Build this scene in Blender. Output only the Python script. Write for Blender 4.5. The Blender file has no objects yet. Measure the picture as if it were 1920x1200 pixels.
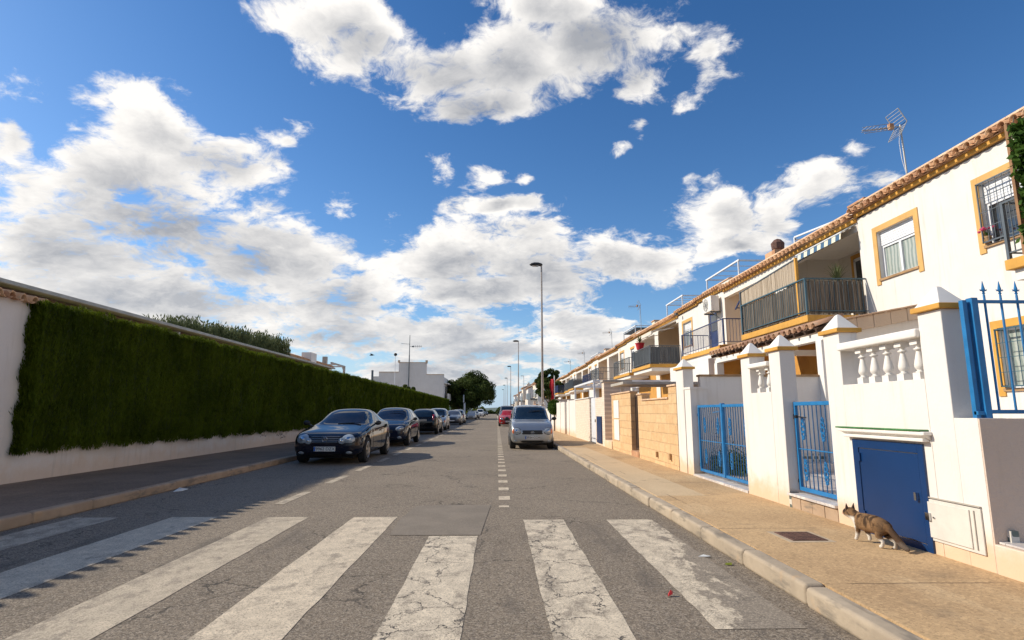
import bpy, math, random
import numpy as np
from mathutils import Vector, Matrix
from mathutils.bvhtree import BVHTree
R=math.radians; random.seed(7); rng=np.random.default_rng(7)
sc=bpy.context.scene; COL=sc.collection
# ---------------------------------------------------------------- camera
cam=bpy.data.objects.new('camera',bpy.data.cameras.new('camera')); COL.objects.link(cam)
cam.data.sensor_width=36; cam.data.lens=1066/1920*36; cam.data.clip_end=20000; cam.data.clip_start=.05
cam.location=(0,0,1.28); cam.rotation_euler=(R(90)+math.atan(172/1066),0,-R(1.486)); sc.camera=cam
# ---------------------------------------------------------------- light
SUN=Vector((-1,.22,.70)).normalized()
sl=bpy.data.lights.new('sun','SUN'); so=bpy.data.objects.new('sun',sl); COL.objects.link(so)
sl.energy=4.7; sl.angle=R(.5); sl.color=(1,.905,.74)
so.rotation_euler=(-SUN).to_track_quat('-Z','Y').to_euler()
sc.view_settings.view_transform='Standard'; sc.view_settings.look='None'; sc.view_settings.gamma=1
sc.view_settings.exposure=.12
# ---------------------------------------------------------------- node DSL
class N:
    def __init__(s,nt): s.nt=nt
    def n(s,t,**k):
        x=s.nt.nodes.new(t)
        for a,b in k.items(): setattr(x,a,b)
        return x
    def link(s,a,b): s.nt.links.new(a,b)
    def put(s,sock,v):
        if hasattr(v,'links') or isinstance(v,bpy.types.NodeSocket): s.link(v,sock)
        elif v is not None:
            try: sock.default_value=v
            except Exception: sock.default_value=(*v,1)
    def m(s,op,a,b=None,c=None,clamp=False):
        x=s.n('ShaderNodeMath',operation=op,use_clamp=clamp); s.put(x.inputs[0],a)
        if b is not None: s.put(x.inputs[1],b)
        if c is not None: s.put(x.inputs[2],c)
        return x.outputs[0]
    def v(s,op,a,b=None,c=None):
        x=s.n('ShaderNodeVectorMath',operation=op); s.put(x.inputs[0],a)
        if b is not None: s.put(x.inputs[1] if op!='SCALE' else x.inputs[3],b)
        if c is not None: s.put(x.inputs[2],c)
        return x.outputs['Value'] if op in('LENGTH','DOT_PRODUCT','DISTANCE') else x.outputs[0]
    def noise(s,vec,scale,det=4,rough=.55,dist=0,out=0):
        x=s.n('ShaderNodeTexNoise'); s.put(x.inputs['Vector'],vec); x.inputs['Scale'].default_value=scale
        x.inputs['Detail'].default_value=det; x.inputs['Roughness'].default_value=rough; x.inputs['Distortion'].default_value=dist
        return x.outputs[out]
    def vor(s,vec,scale,feature='F1',out='Distance',rand=1):
        x=s.n('ShaderNodeTexVoronoi',feature=feature); s.put(x.inputs['Vector'],vec); x.inputs['Scale'].default_value=scale
        x.inputs['Randomness'].default_value=rand
        return x.outputs[out]
    def mr(s,x,a,b,c=0.,d=1.,t='SMOOTHSTEP'):
        y=s.n('ShaderNodeMapRange',interpolation_type=t); s.put(y.inputs[0],x)
        for i,q in enumerate((a,b,c,d)): s.put(y.inputs[1+i],q)
        return y.outputs[0]
    def mix(s,f,a,b,bt='MIX'):
        x=s.n('ShaderNodeMix',data_type='RGBA',blend_type=bt); s.put(x.inputs[0],f); s.put(x.inputs[6],a if not isinstance(a,tuple) else (*a[:3],1)); s.put(x.inputs[7],b if not isinstance(b,tuple) else (*b[:3],1))
        return x.outputs[2]
    def xyz(s,v):
        x=s.n('ShaderNodeSeparateXYZ'); s.put(x.inputs[0],v); return x.outputs
    def comb(s,a,b,c):
        x=s.n('ShaderNodeCombineXYZ')
        for i,q in enumerate((a,b,c)): s.put(x.inputs[i],q)
        return x.outputs[0]
# ---------------------------------------------------------------- world: Nishita sky with procedural clouds
CL=[(-0.262,0.612,0.125,0.052),(-0.10,0.575,0.145,0.060),(0.02,0.585,0.115,0.062),(-0.035,0.515,0.120,0.034),(0.19,0.61,0.130,0.070),(0.262,0.545,0.070,0.050),(0.385,0.575,0.060,0.035),(0.375,0.53,0.045,0.045),(0.335,0.60,0.05,0.03),(0.10,0.665,0.134,0.035),(0.335,0.50,0.03,0.025),(-0.565,0.412,0.090,0.050),(-0.45,0.385,0.11,0.048),(-0.585,0.33,0.107,0.057),(-0.375,0.435,0.06,0.035),(-0.737,0.418,0.033,0.038),(-0.729,0.353,0.027,0.033),(-0.71,0.282,0.033,0.034),(-0.547,0.278,0.192,0.084),(-0.393,0.25,0.145,0.076),(-0.657,0.22,0.114,0.065),(-0.271,0.189,0.117,0.063),(-0.357,0.459,0.049,0.028),(-0.278,0.335,0.036,0.026),(-0.537,0.168,0.231,0.048),(-0.071,0.271,0.126,0.064),(0.064,0.253,0.143,0.074),(0.208,0.268,0.11,0.045),(0.281,0.255,0.088,0.04),(-0.031,0.207,0.143,0.037),(-0.268,0.126,0.162,0.045),(-0.106,0.14,0.16,0.046),(0.139,0.145,0.128,0.033),(0.007,0.099,0.205,0.033),(-0.095,0.066,0.187,0.028),(0.175,0.103,0.108,0.028),(0.408,0.322,0.074,0.05),(0.474,0.314,0.062,0.057),(0.539,0.348,0.072,0.043),(0.594,0.384,0.048,0.03),(0.47,0.26,0.054,0.029),(0.625,0.335,0.046,0.022),(0.421,0.269,0.095,0.026),(-0.102,0.418,0.034,0.019),(-0.014,0.408,0.04,0.019),(0.051,0.408,0.025,0.016),(0.016,0.357,0.083,0.02),(-0.062,0.34,0.024,0.014),(0.228,0.448,0.024,0.017),(-0.191,0.334,0.028,0.016),(0.263,0.482,0.024,0.02),(-0.777,0.312,0.051,0.094),(-0.75,0.169,0.062,0.067),
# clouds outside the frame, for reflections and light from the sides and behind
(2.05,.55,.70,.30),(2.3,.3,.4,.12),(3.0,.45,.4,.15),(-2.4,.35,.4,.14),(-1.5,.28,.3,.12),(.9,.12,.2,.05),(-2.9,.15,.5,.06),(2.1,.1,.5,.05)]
W=bpy.data.worlds.new('World'); sc.world=W; W.use_nodes=True; wt=W.node_tree; wt.nodes.clear()
g=bpy.data.node_groups.new('cloud_mask','ShaderNodeTree')
g.interface.new_socket('AE',in_out='INPUT',socket_type='NodeSocketVector'); g.interface.new_socket('M',in_out='OUTPUT',socket_type='NodeSocketFloat')
G=N(g); gi=G.n('NodeGroupInput'); go=G.n('NodeGroupOutput'); cur=None
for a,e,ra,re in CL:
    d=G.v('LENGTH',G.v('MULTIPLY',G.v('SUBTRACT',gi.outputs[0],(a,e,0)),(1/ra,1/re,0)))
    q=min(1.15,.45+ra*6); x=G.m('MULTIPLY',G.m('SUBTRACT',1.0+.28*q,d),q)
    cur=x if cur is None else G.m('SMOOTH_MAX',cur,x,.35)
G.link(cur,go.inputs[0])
w=N(wt); tc=w.n('ShaderNodeTexCoord'); D=tc.outputs['Generated']; dx,dy,dz=w.xyz(D)
ae=w.comb(w.m('ARCTAN2',dx,dy),w.m('ARCSINE',dz),0)
den=w.m('ADD',w.m('MAXIMUM',dz,0),.38)
pp=w.v('DIVIDE',w.v('MULTIPLY',D,(1,1,1.75)),w.comb(den,den,den)); P2=w.v('SCALE',pp,1.05)
warp=w.v('SCALE',w.v('SUBTRACT',w.noise(P2,3.,4,.6,out=1),(.5,.5,.5)),.20)
def field(p,off):
    q=w.v('ADD',w.v('ADD',P2,warp),p)
    n1=w.noise(q,3.4,10,.63); n2=w.noise(q,11.,8,.66)
    wa=w.v('SCALE',w.v('SUBTRACT',w.noise(P2,5.,5,.6,out=1),(.5,.5,.5)),.085)
    gr=w.n('ShaderNodeGroup'); gr.node_tree=g; w.link(w.v('ADD',w.v('ADD',ae,wa),off),gr.inputs[0])
    f=w.m('ADD',w.m('MULTIPLY',w.m('SUBTRACT',n1,.5),3.5),w.m('MULTIPLY',w.m('SUBTRACT',n2,.5),2.1))
    mk=w.m('MINIMUM',w.m('MAXIMUM',gr.outputs[0],-2.5),.95)
    return w.m('ADD',w.m('MULTIPLY',mk,1.03),f),w.m('MAXIMUM',gr.outputs[0],-1.)
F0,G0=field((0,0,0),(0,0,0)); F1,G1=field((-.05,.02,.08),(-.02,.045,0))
alpha=w.mr(F0,.20,.82); gd=w.m('MINIMUM',w.m('MAXIMUM',w.m('SUBTRACT',G0,G1),-.8),.8); nd=w.m('MINIMUM',w.m('MAXIMUM',w.m('SUBTRACT',w.m('SUBTRACT',F0,F1),gd),-.8),.8)
core=w.mr(w.m('ADD',G0,w.m('MULTIPLY',F0,.35)),.55,1.75)
shade=w.m('SUBTRACT',w.m('ADD',w.m('ADD',.92,w.m('MULTIPLY',gd,.42)),w.m('MULTIPLY',nd,.42)),w.m('MULTIPLY',core,.80),clamp=True)
hz=w.mr(dz,.0,.30,.0,1.)
ccol=w.mix(shade,w.mix(hz,(4.1,4.4,4.9),(3.5,3.65,4.0)),(9.3,9.0,8.6))
sky=w.n('ShaderNodeTexSky',sky_type='NISHITA',sun_disc=False,sun_elevation=math.asin(SUN.z),sun_rotation=math.atan2(SUN.x,SUN.y),altitude=100,air_density=1.0,dust_density=.6,ozone_density=2.2)
hs=w.n('ShaderNodeHueSaturation'); hs.inputs['Saturation'].default_value=1.18; hs.inputs['Value'].default_value=1.15; w.link(sky.outputs[0],hs.inputs['Color'])
hs2=w.v('MULTIPLY',hs.outputs[0],w.mix(w.mr(dz,.12,.62,0,1,'LINEAR'),(.88,1.0,1.12),(.54,.80,1.0)))
skc=w.mix(w.mr(dz,.16,-.02,0,.85),hs2,(4.3,5.8,7.6))
c=w.mix(w.m('MULTIPLY',alpha,w.mr(dz,-.01,.03)),skc,ccol)
bg=w.n('ShaderNodeBackground'); w.link(c,bg.inputs[0]); bg.inputs[1].default_value=.106
wo=w.n('ShaderNodeOutputWorld'); w.link(bg.outputs[0],wo.inputs[0])
W.cycles.sampling_method='MANUAL'; W.cycles.sample_map_resolution=512
# ---------------------------------------------------------------- materials
def newmat(name):
    m=bpy.data.materials.new(name); m.use_nodes=True; nt=m.node_tree; nt.nodes.clear(); s=N(nt)
    b=s.n('ShaderNodeBsdfPrincipled'); o=s.n('ShaderNodeOutputMaterial'); s.link(b.outputs[0],o.inputs[0])
    s.b=b; s.P=s.n('ShaderNodeNewGeometry').outputs['Position']; s.O=s.n('ShaderNodeTexCoord').outputs['Object']; s.mat=m
    return s
def bump(s,h,st,dist=.01):
    x=s.n('ShaderNodeBump'); x.inputs['Strength'].default_value=st; x.inputs['Distance'].default_value=dist; s.put(x.inputs['Height'],h); s.link(x.outputs[0],s.b.inputs['Normal'])
def mat(name,col,rough=.8,var=.12,scale=2.5,bs=60,bst=.15,metal=0,coat=0,spec=.5,alpha=None,trans=0,dirt=0):
    s=newmat(name); n=s.noise(s.P,scale,5,.6)
    c=s.mix(s.mr(n,.3,.7),tuple(x*(1-var) for x in col),tuple(min(1,x*(1+var)) for x in col))
    if dirt:
        z=s.xyz(s.P)[2]; st=s.noise(s.v('MULTIPLY',s.P,(3,3,.6)),1.6,5,.65)
        f=s.m('MULTIPLY',s.mr(st,.52,.75),dirt)
        c=s.mix(f,c,tuple(x*.62 for x in col))
    s.put(s.b.inputs['Base Color'],c); s.b.inputs['Roughness'].default_value=rough; s.b.inputs['Metallic'].default_value=metal
    s.b.inputs['Coat Weight'].default_value=coat; s.b.inputs['Coat Roughness'].default_value=.04; s.b.inputs['Specular IOR Level'].default_value=spec
    if bst: bump(s,s.noise(s.P,bs,4,.6),bst,.004)
    return s.mat
def plaster(name,col,splash=.75,grain=1.):
    s=newmat(name); x,y,z=s.xyz(s.P)
    n=s.noise(s.P,1.3,6,.6); c=s.mix(s.mr(n,.3,.75),tuple(k*.93 for k in col),col)
    # orange splash stains near the pavement, grey runs from the top
    h=s.m('SUBTRACT',s.mr(z,.13,.75,1,0,'LINEAR'),s.m('MULTIPLY',s.noise(s.P,4,5,.65),.95))
    c=s.mix(s.m('MULTIPLY',s.mr(h,-.12,.45),splash),c,(.66,.43,.24))
    run=s.noise(s.v('MULTIPLY',s.P,(6,6,.5)),1.5,5,.6); c=s.mix(s.m('MULTIPLY',s.mr(run,.52,.75),.26),c,(.42,.35,.27))
    s.put(s.b.inputs['Base Color'],c); s.b.inputs['Roughness'].default_value=.92; s.b.inputs['Specular IOR Level'].default_value=.2
    hh=s.m('ADD',s.noise(s.P,34,4,.6),s.m('MULTIPLY',s.noise(s.P,7,3,.5),1.2)); bump(s,hh,.32*grain,.006)
    return s.mat
M={}
M['white']=plaster('white_plaster',(.745,.705,.66)); M['cream']=plaster('cream_plaster',(.78,.66,.53)); M['farwhite']=plaster('far_white_plaster',(.74,.70,.67),.1)
M['trimwhite']=mat('white_trim',(.745,.71,.665),.7,.05); M['rough']=plaster('rough_cream_stucco',(.64,.51,.42),.2,4)
M['tan']=plaster('tan_stucco',(.62,.47,.34),.1,2); M['ochre']=mat('ochre_paint',(.60,.31,.055),.75,.10,3,50,.2,dirt=.35)
M['ochredark']=mat('ochre_wall',(.55,.27,.055),.85,.1); M['yel']=mat('yellow_paint',(.62,.36,.115),.75,.08,3,dirt=.2)
M['blue']=mat('blue_paint',(.015,.165,.40),.4,.12,8,40,.1,spec=.5); M['navy']=mat('navy_door_paint',(.003,.030,.112),.35,.10,1.5,25,.05)
M['railblue']=mat('slate_blue_paint',(.035,.09,.125),.45,.15); M['irongrey']=mat('grey_iron',(.09,.11,.13),.5,.15); M['ironnavy']=mat('navy_iron',(.02,.04,.13),.45,.15)
M['black']=mat('black_plastic',(.012,.012,.013),.5,.1,bst=0); M['tyre']=mat('tyre_rubber',(.018,.018,.018),.85,.2,bst=.1); M['under']=mat('underbody',(.01,.01,.01),.9,.1,bst=0)
M['chrome']=mat('chrome',(.55,.56,.58),.18,.03,metal=1,bst=0); M['alloy']=mat('alloy',(.42,.40,.38),.32,.06,metal=.9,bst=0)
M['galv']=mat('galvanised_steel',(.42,.40,.38),.5,.12,4,metal=.3,bst=.05); M['pole']=mat('painted_steel_pole',(.36,.31,.28),.5,.14,1.5,metal=.2,bst=.05)
M['metwhite']=mat('white_metal',(.74,.75,.78),.4,.06,bst=0); M['concrete']=mat('concrete',(.42,.38,.33),.9,.15,6,dirt=.4)
M['wood']=mat('dark_wood',(.07,.035,.02),.7,.3,5); M['timber']=mat('timber_post',(.26,.13,.055),.7,.25,6); M['stonecap']=mat('brown_coping',(.36,.22,.11),.85,.2,5)
M['green']=mat('green_glazed_tile',(.05,.18,.05),.35,.3,12); M['rust']=mat('rusty_iron',(.12,.06,.045),.85,.35,18,50,.4)
M['leafy']=None
def tilemat(name,c1,c2,c3):
    s=newmat(name); v=s.vor(s.v('MULTIPLY',s.P,(2.6,4.6,2.6)),1.0,out='Color'); r=s.xyz(v)[0]
    c=s.mix(s.mr(r,.1,.6),c1,c2); c=s.mix(s.mr(s.noise(s.P,9,5,.6),.45,.7,0,.6),c,c3)
    s.put(s.b.inputs['Base Color'],c); s.b.inputs['Roughness'].default_value=.85; bump(s,s.noise(s.P,50,4),.3,.006); return s.mat
M['tile']=tilemat('terracotta_tile',(.42,.20,.10),(.60,.34,.18),(.50,.36,.24)); M['tiledark']=tilemat('weathered_roof_tile',(.26,.13,.08),(.42,.24,.14),(.34,.26,.2))
M['tiletan']=tilemat('pale_ridge_tile',(.60,.40,.26),(.70,.50,.34),(.48,.27,.14))
def asphalt():
    s=newmat('asphalt'); P=s.P; big=s.noise(P,.35,5,.6); med=s.noise(P,3.,5,.65); fine=s.noise(P,150,3,.75); vo=s.vor(P,120,out='Color')
    c=s.mix(s.mr(big,.35,.68),(.200,.158,.114),(.258,.206,.150)); c=s.mix(s.mr(med,.45,.8,0,.45),c,(.25,.195,.14))
    x,y,z=s.xyz(P); lane=s.noise(s.v('MULTIPLY',P,(1.6,.06,1)),1.,3,.5); c=s.mix(s.mr(lane,.5,.75,0,.35),c,(.255,.212,.165))
    v2=s.xyz(s.vor(P,62,out='Color')); c=s.mix(s.mr(v2[0],.62,.92,0,.55),c,(.40,.34,.27)); c=s.mix(s.mr(v2[1],.66,.92,0,.55),c,(.07,.058,.048)); c=s.mix(s.mr(s.xyz(vo)[0],.6,.98,0,.6),c,(.46,.385,.30)); c=s.mix(s.mr(fine,.32,.48,.9,0),c,(.05,.042,.038))
    c=s.mix(s.mr(s.xyz(vo)[1],.70,.95,0,.7),c,(.06,.05,.043))
    # dark worn tracks beside the stripes
    dk=s.noise(s.v('MULTIPLY',P,(2.2,.5,1)),1.4,5,.65); c=s.mix(s.m('MULTIPLY',s.mr(dk,.50,.70),s.mr(y,7.6,6.2,0,.6)),c,(.085,.072,.062))
    # cracks
    wv=s.v('ADD',P,s.v('SCALE',s.v('SUBTRACT',s.noise(P,3.,4,.6,out=1),(.5,.5,.5)),.5))
    cr=s.vor(wv,.33,'DISTANCE_TO_EDGE'); cr2=s.vor(wv,2.0,'DISTANCE_TO_EDGE'); msk=s.mr(s.noise(P,.8,3),.56,.68)
    k=s.m('MAXIMUM',s.m('MULTIPLY',s.mr(cr,.0015,.005,.6,0),s.mr(s.noise(P,.6,3),.42,.52)),s.m('MULTIPLY',s.mr(cr2,.008,.03,.8,0),msk))
    c=s.mix(k,c,(.022,.019,.017)); s.put(s.b.inputs['Base Color'],c); s.b.inputs['Roughness'].default_value=.86; s.b.inputs['Specular IOR Level'].default_value=.35
    h=s.m('SUBTRACT',s.m('ADD',fine,s.m('MULTIPLY',s.xyz(vo)[2],.5)),s.m('MULTIPLY',k,1.2)); bump(s,h,.55,.007); return s.mat
M['asphalt']=asphalt()
def roadpaint(name='road_paint',wear=0.,col=(.72,.60,.445),crk=0.,xw=False):
    s=newmat(name); P=s.P; fine=s.noise(P,140,3,.7); vo=s.vor(P,110,out='Color')
    wn=s.noise(s.v('MULTIPLY',P,(1.5,.8,1)),4.,7,.72); x,y,z=s.xyz(P); trk=s.m('ABSOLUTE',s.m('SINE',s.m('MULTIPLY',s.m('ADD',x,.55),1.95))); wn=s.m('ADD',wn,s.m('MULTIPLY',s.m('SUBTRACT',trk,.45),.07))
    asp=s.mix(s.mr(s.xyz(vo)[0],.5,.95,0,.8),(.19,.155,.118),(.38,.32,.25)); asp=s.mix(s.mr(fine,.32,.46,.8,0),asp,(.04,.035,.03))
    c=s.mix(s.mr(s.noise(P,7,5,.6),.35,.7),tuple(k*.78 for k in col),col); c=s.mix(s.mr(s.xyz(vo)[1],.6,1,0,.35),c,tuple(k*.42 for k in col))
    gone=s.m('MULTIPLY',s.mr(s.m('ADD',wn,s.m('MULTIPLY',s.m('SUBTRACT',fine,.5),.55)),.545-wear,.68-wear),.85)
    edge=s.m('MULTIPLY',s.mr(s.m('ADD',s.noise(P,26,5,.75),s.m('MULTIPLY',s.m('SUBTRACT',wn,.5),.9)),.60-wear*.5,.72),.6)
    pep=s.mr(s.xyz(vo)[2],.66,.86,0,.6); f=s.m('MAXIMUM',s.m('MAXIMUM',gone,edge),pep)
    if xw:
        q=s.m('ADD',s.m('MULTIPLY',s.mr(x,1.35,1.85,-.1,1,'LINEAR'),1.1),s.m('MULTIPLY',s.mr(y,6.2,3.6,-.3,.7,'LINEAR'),1)); q=s.m('ADD',q,s.m('MULTIPLY',s.m('SUBTRACT',wn,.5),4.2)); f=s.m('MAXIMUM',f,s.mr(q,.7,1.05,0,.92))
    wv=s.v('ADD',P,s.v('SCALE',s.v('SUBTRACT',s.noise(P,4.,5,.65,out=1),(.5,.5,.5)),.42))
    k=s.m('MULTIPLY',s.mr(s.vor(wv,2.3,'DISTANCE_TO_EDGE'),.006,.019,.95*crk,0),s.mr(s.noise(P,1.7,3),.36,.46)); k2=s.m('MULTIPLY',s.mr(s.vor(wv,7.,'DISTANCE_TO_EDGE'),.008,.03,.6*crk,0),s.mr(s.noise(P,2.6,3),.50,.60))
    c=s.mix(f,c,asp); c=s.mix(s.m('MAXIMUM',k,k2),c,(.03,.025,.022)); s.put(s.b.inputs['Base Color'],c); s.b.inputs['Roughness'].default_value=.75
    bump(s,s.m('SUBTRACT',fine,s.m('MULTIPLY',k,1.5)),.4,.006); return s.mat
M['paint']=roadpaint(); M['paintworn']=roadpaint('worn_road_paint',.05,(.58,.485,.36)); M['paintcrack']=roadpaint('cracked_road_paint',.03,(.72,.61,.46),1.); M['paintold']=roadpaint('old_road_paint',.04,(.72,.61,.46),.4,True)
def patchmat():
    s=newmat('asphalt_repair'); P=s.P; c=s.mix(s.mr(s.noise(P,2.5,5,.6),.3,.7),(.165,.136,.105),(.205,.170,.132)); c=s.mix(s.mr(s.xyz(s.vor(P,110,out='Color'))[0],.6,1,0,.45),c,(.30,.25,.20))
    s.put(s.b.inputs['Base Color'],c); s.b.inputs['Roughness'].default_value=.85; bump(s,s.noise(P,110,3,.7),.35,.004); return s.mat
M['patch']=patchmat()
def pavemat(name,c1,c2,c3,joints):
    s=newmat(name); P=s.P; x,y,z=s.xyz(P); n=s.noise(P,.9,6,.62); f=s.noise(P,75,3,.7); vo=s.vor(P,55,out='Color')
    c=s.mix(s.mr(n,.32,.66),c1,c2); c=s.mix(s.mr(s.noise(s.v('MULTIPLY',P,(1,.35,1)),2.2,6,.65),.5,.7,0,.7),c,c3)
    v3=s.xyz(s.vor(P,48,out='Color')); c=s.mix(s.mr(v3[1],.70,.95,0,.34),c,tuple(k*.5 for k in c1)); c=s.mix(s.mr(s.xyz(vo)[0],.6,1,0,.40),c,tuple(min(.8,k*1.35) for k in c2)); c=s.mix(s.mr(f,.33,.45,.55,0),c,tuple(k*.35 for k in c1))
    if joints:
        ls=s.m('MULTIPLY',s.mr(s.m('ADD',x,s.m('MULTIPLY',s.noise(P,3,4),.06)),2.96,2.93),s.m('MULTIPLY',s.mr(y,8.1,8.14),s.mr(y,19.,18.9))); c=s.mix(s.m('MULTIPLY',ls,.55),c,(.58,.46,.31))
    k=0
    if joints:
        wob=s.m('MULTIPLY',s.m('SUBTRACT',s.noise(P,6,4,.6),.5),.05)
        yy=s.m('ADD',y,wob); fr=s.m('ABSOLUTE',s.m('SUBTRACT',s.m('FRACT',s.m('DIVIDE',s.m('ADD',yy,.6),1.85)),.5))
        k=s.m('MULTIPLY',s.mr(fr,.002,.006,.75,0),s.mr(s.noise(P,1.1,3),.47,.56))
        ln=s.m('MULTIPLY',s.mr(s.m('ABSOLUTE',s.m('SUBTRACT',s.m('ADD',x,wob),2.40)),.003,.010,.7,0),s.mr(s.noise(s.v('MULTIPLY',P,(1,.4,1)),1.7,3),.55,.62)); k=s.m('MAXIMUM',k,ln)
        c=s.mix(k,c,(.07,.05,.035))
    st=s.m('MULTIPLY',s.mr(s.noise(P,1.3,7,.7),.56,.70),.42); c=s.mix(st,c,(.17,.125,.085)); sp=s.vor(s.v('ADD',P,s.v('SCALE',s.noise(P,5,3,out=1),.2)),1.7); c=s.mix(s.mr(sp,.03,.07,.5,0),c,(.10,.08,.06))
    s.put(s.b.inputs['Base Color'],c); s.b.inputs['Roughness'].default_value=.9; s.b.inputs['Specular IOR Level'].default_value=.25
    bump(s,s.m('SUBTRACT',f,s.m('MULTIPLY',k,1.5)) if joints else f,.5,.006); return s.mat
M['pave']=pavemat('ochre_concrete_pavement',(.40,.265,.145),(.52,.355,.195),(.58,.42,.25),True)
M['paveL']=pavemat('grey_asphalt_pavement',(.19,.135,.095),(.25,.18,.13),(.29,.215,.155),False)
def kerbmat(name,c1,c2):
    s=newmat(name); P=s.P; c=s.mix(s.mr(s.noise(P,2.2,6,.65),.32,.68),c1,c2); st=s.noise(s.v('MULTIPLY',P,(4,1.2,5)),1.7,5,.6)
    c=s.mix(s.mr(st,.52,.66,0,.65),c,(.15,.13,.105)); c=s.mix(s.mr(s.noise(P,5,4),.6,.75,0,.5),c,(.50,.32,.17)); s.put(s.b.inputs['Base Color'],c); s.b.inputs['Roughness'].default_value=.9; bump(s,s.noise(P,60,4,.65),.35,.005); return s.mat
M['kerb']=kerbmat('kerb_concrete',(.33,.265,.195),(.44,.355,.26)); M['kerbL']=kerbmat('kerb_sandstone',(.36,.25,.165),(.45,.32,.215))
def blockmat():
    s=newmat('yellow_split_block'); P=s.P; x,y,z=s.xyz(P); yz=s.comb(y,z,0)
    b=s.n('ShaderNodeTexBrick'); s.link(yz,b.inputs['Vector']); b.inputs['Scale'].default_value=1; b.inputs['Mortar Size'].default_value=.012; b.inputs['Brick Width'].default_value=.42; b.inputs['Row Height'].default_value=.205
    b.inputs['Color1'].default_value=(.60,.38,.19,1); b.inputs['Color2'].default_value=(.68,.46,.25,1); b.inputs['Mortar'].default_value=(.56,.37,.20,1); b.inputs['Mortar Smooth'].default_value=.3
    c=s.mix(s.mr(s.noise(P,5,5,.6),.4,.7,0,.5),b.outputs[0],(.74,.50,.27)); s.put(s.b.inputs['Base Color'],c); s.b.inputs['Roughness'].default_value=.92
    bump(s,s.m('SUBTRACT',s.noise(P,11,5,.65),s.m('MULTIPLY',b.outputs[1],.7)),.8,.035); return s.mat
M['block']=blockmat()
def brickpale():
    s=newmat('pale_brick'); P=s.P; x,y,z=s.xyz(P); b=s.n('ShaderNodeTexBrick'); s.link(s.comb(y,z,0),b.inputs['Vector']); b.inputs['Scale'].default_value=1; b.inputs['Mortar Size'].default_value=.006; b.inputs['Brick Width'].default_value=.24; b.inputs['Row Height'].default_value=.07
    b.inputs['Color1'].default_value=(.70,.56,.44,1); b.inputs['Color2'].default_value=(.77,.64,.52,1); b.inputs['Mortar'].default_value=(.58,.47,.38,1)
    s.put(s.b.inputs['Base Color'],b.outputs[0]); s.b.inputs['Roughness'].default_value=.9; bump(s,s.m('SUBTRACT',s.noise(P,20,4),b.outputs[1]),.3,.008); return s.mat
M['pbrick']=brickpale()
def leafmat(name,c1,c2,sc_=1.2,tr=.25):
    s=newmat(name); n=s.noise(s.P,sc_,4,.6); oi=s.noise(s.P,23,2,.5); c=s.mix(s.mr(n,.35,.65),c1,c2); c=s.mix(s.mr(oi,.5,.75,0,.5),c,tuple(k*1.5 for k in c2))
    s.put(s.b.inputs['Base Color'],c); s.b.inputs['Roughness'].default_value=.7; s.b.inputs['Specular IOR Level'].default_value=.12
    t=s.n('ShaderNodeBsdfTranslucent'); s.put(t.inputs[0],c); mx=s.n('ShaderNodeMixShader'); mx.inputs[0].default_value=tr; s.link(s.b.outputs[0],mx.inputs[1]); s.link(t.outputs[0],mx.inputs[2])
    o=[x for x in s.nt.nodes if x.type=='OUTPUT_MATERIAL'][0]; s.link(mx.outputs[0],o.inputs[0]); return s.mat
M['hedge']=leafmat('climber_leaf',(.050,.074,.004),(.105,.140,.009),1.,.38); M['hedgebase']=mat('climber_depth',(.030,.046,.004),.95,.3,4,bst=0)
M['leaf']=leafmat('tree_leaf',(.035,.055,.012),(.075,.10,.022),.5); M['oleander']=leafmat('oleander_leaf',(.09,.11,.045),(.15,.17,.08),1.); M['vine']=leafmat('vine_leaf',(.03,.07,.012),(.07,.13,.02),5)
M['yellowleaf']=leafmat('bright_leaf',(.16,.19,.02),(.22,.25,.04),1.); M['bark']=mat('bark',(.14,.11,.08),.9,.25,6,30,.5)
M['flower']=mat('pink_petals',(.65,.06,.16),.6,.2,20,bst=0); M['redpetal']=mat('red_petal',(.45,.02,.02),.5,.2,20,bst=0)
def glassmat(name,col=(.02,.025,.03),rough=.03,var=True):
    s=newmat(name); s.put(s.b.inputs['Base Color'],s.mix(s.mr(s.noise(s.P,4,3),.35,.65),tuple(k*.7 for k in col),tuple(k*1.3 for k in col))); s.b.inputs['Roughness'].default_value=rough; s.b.inputs['Specular IOR Level'].default_value=1.; s.b.inputs['IOR'].default_value=1.6; return s.mat
M['glass']=glassmat('dark_glass'); M['carglass']=glassmat('car_glass',(.008,.012,.013),.015); M['lampglass']=glassmat('lamp_lens',(.24,.28,.32),.08); M['orange']=glassmat('amber_lens',(.75,.16,.02),.15); M['redlens']=glassmat('red_lens',(.35,.012,.012),.12)
M['curtain']=mat('grey_green_curtain',(.30,.34,.31),.5,.1,2,spec=.8)
def curtainmat():
    s=newmat('curtain_behind_glass'); x,y,z=s.xyz(s.P); f=s.m('SINE',s.m('MULTIPLY',s.m('ADD',y,s.m('MULTIPLY',s.noise(s.P,2,3),.15)),60)); s.put(s.b.inputs['Base Color'],s.mix(s.mr(f,-1,1,0,1),(.24,.29,.27),(.44,.47,.43))); s.b.inputs['Roughness'].default_value=.12; s.b.inputs['Specular IOR Level'].default_value=.9; return s.mat
M['curtain']=curtainmat()
def reedmat(name,c1,c2,axis=1):
    s=newmat(name); v=s.noise(s.v('MULTIPLY',s.P,(45,45,1.2)),1.,4,.6); c=s.mix(s.mr(v,.35,.65),c1,c2); s.put(s.b.inputs['Base Color'],c); s.b.inputs['Roughness'].default_value=.8; bump(s,v,.6,.01); return s.mat
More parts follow.
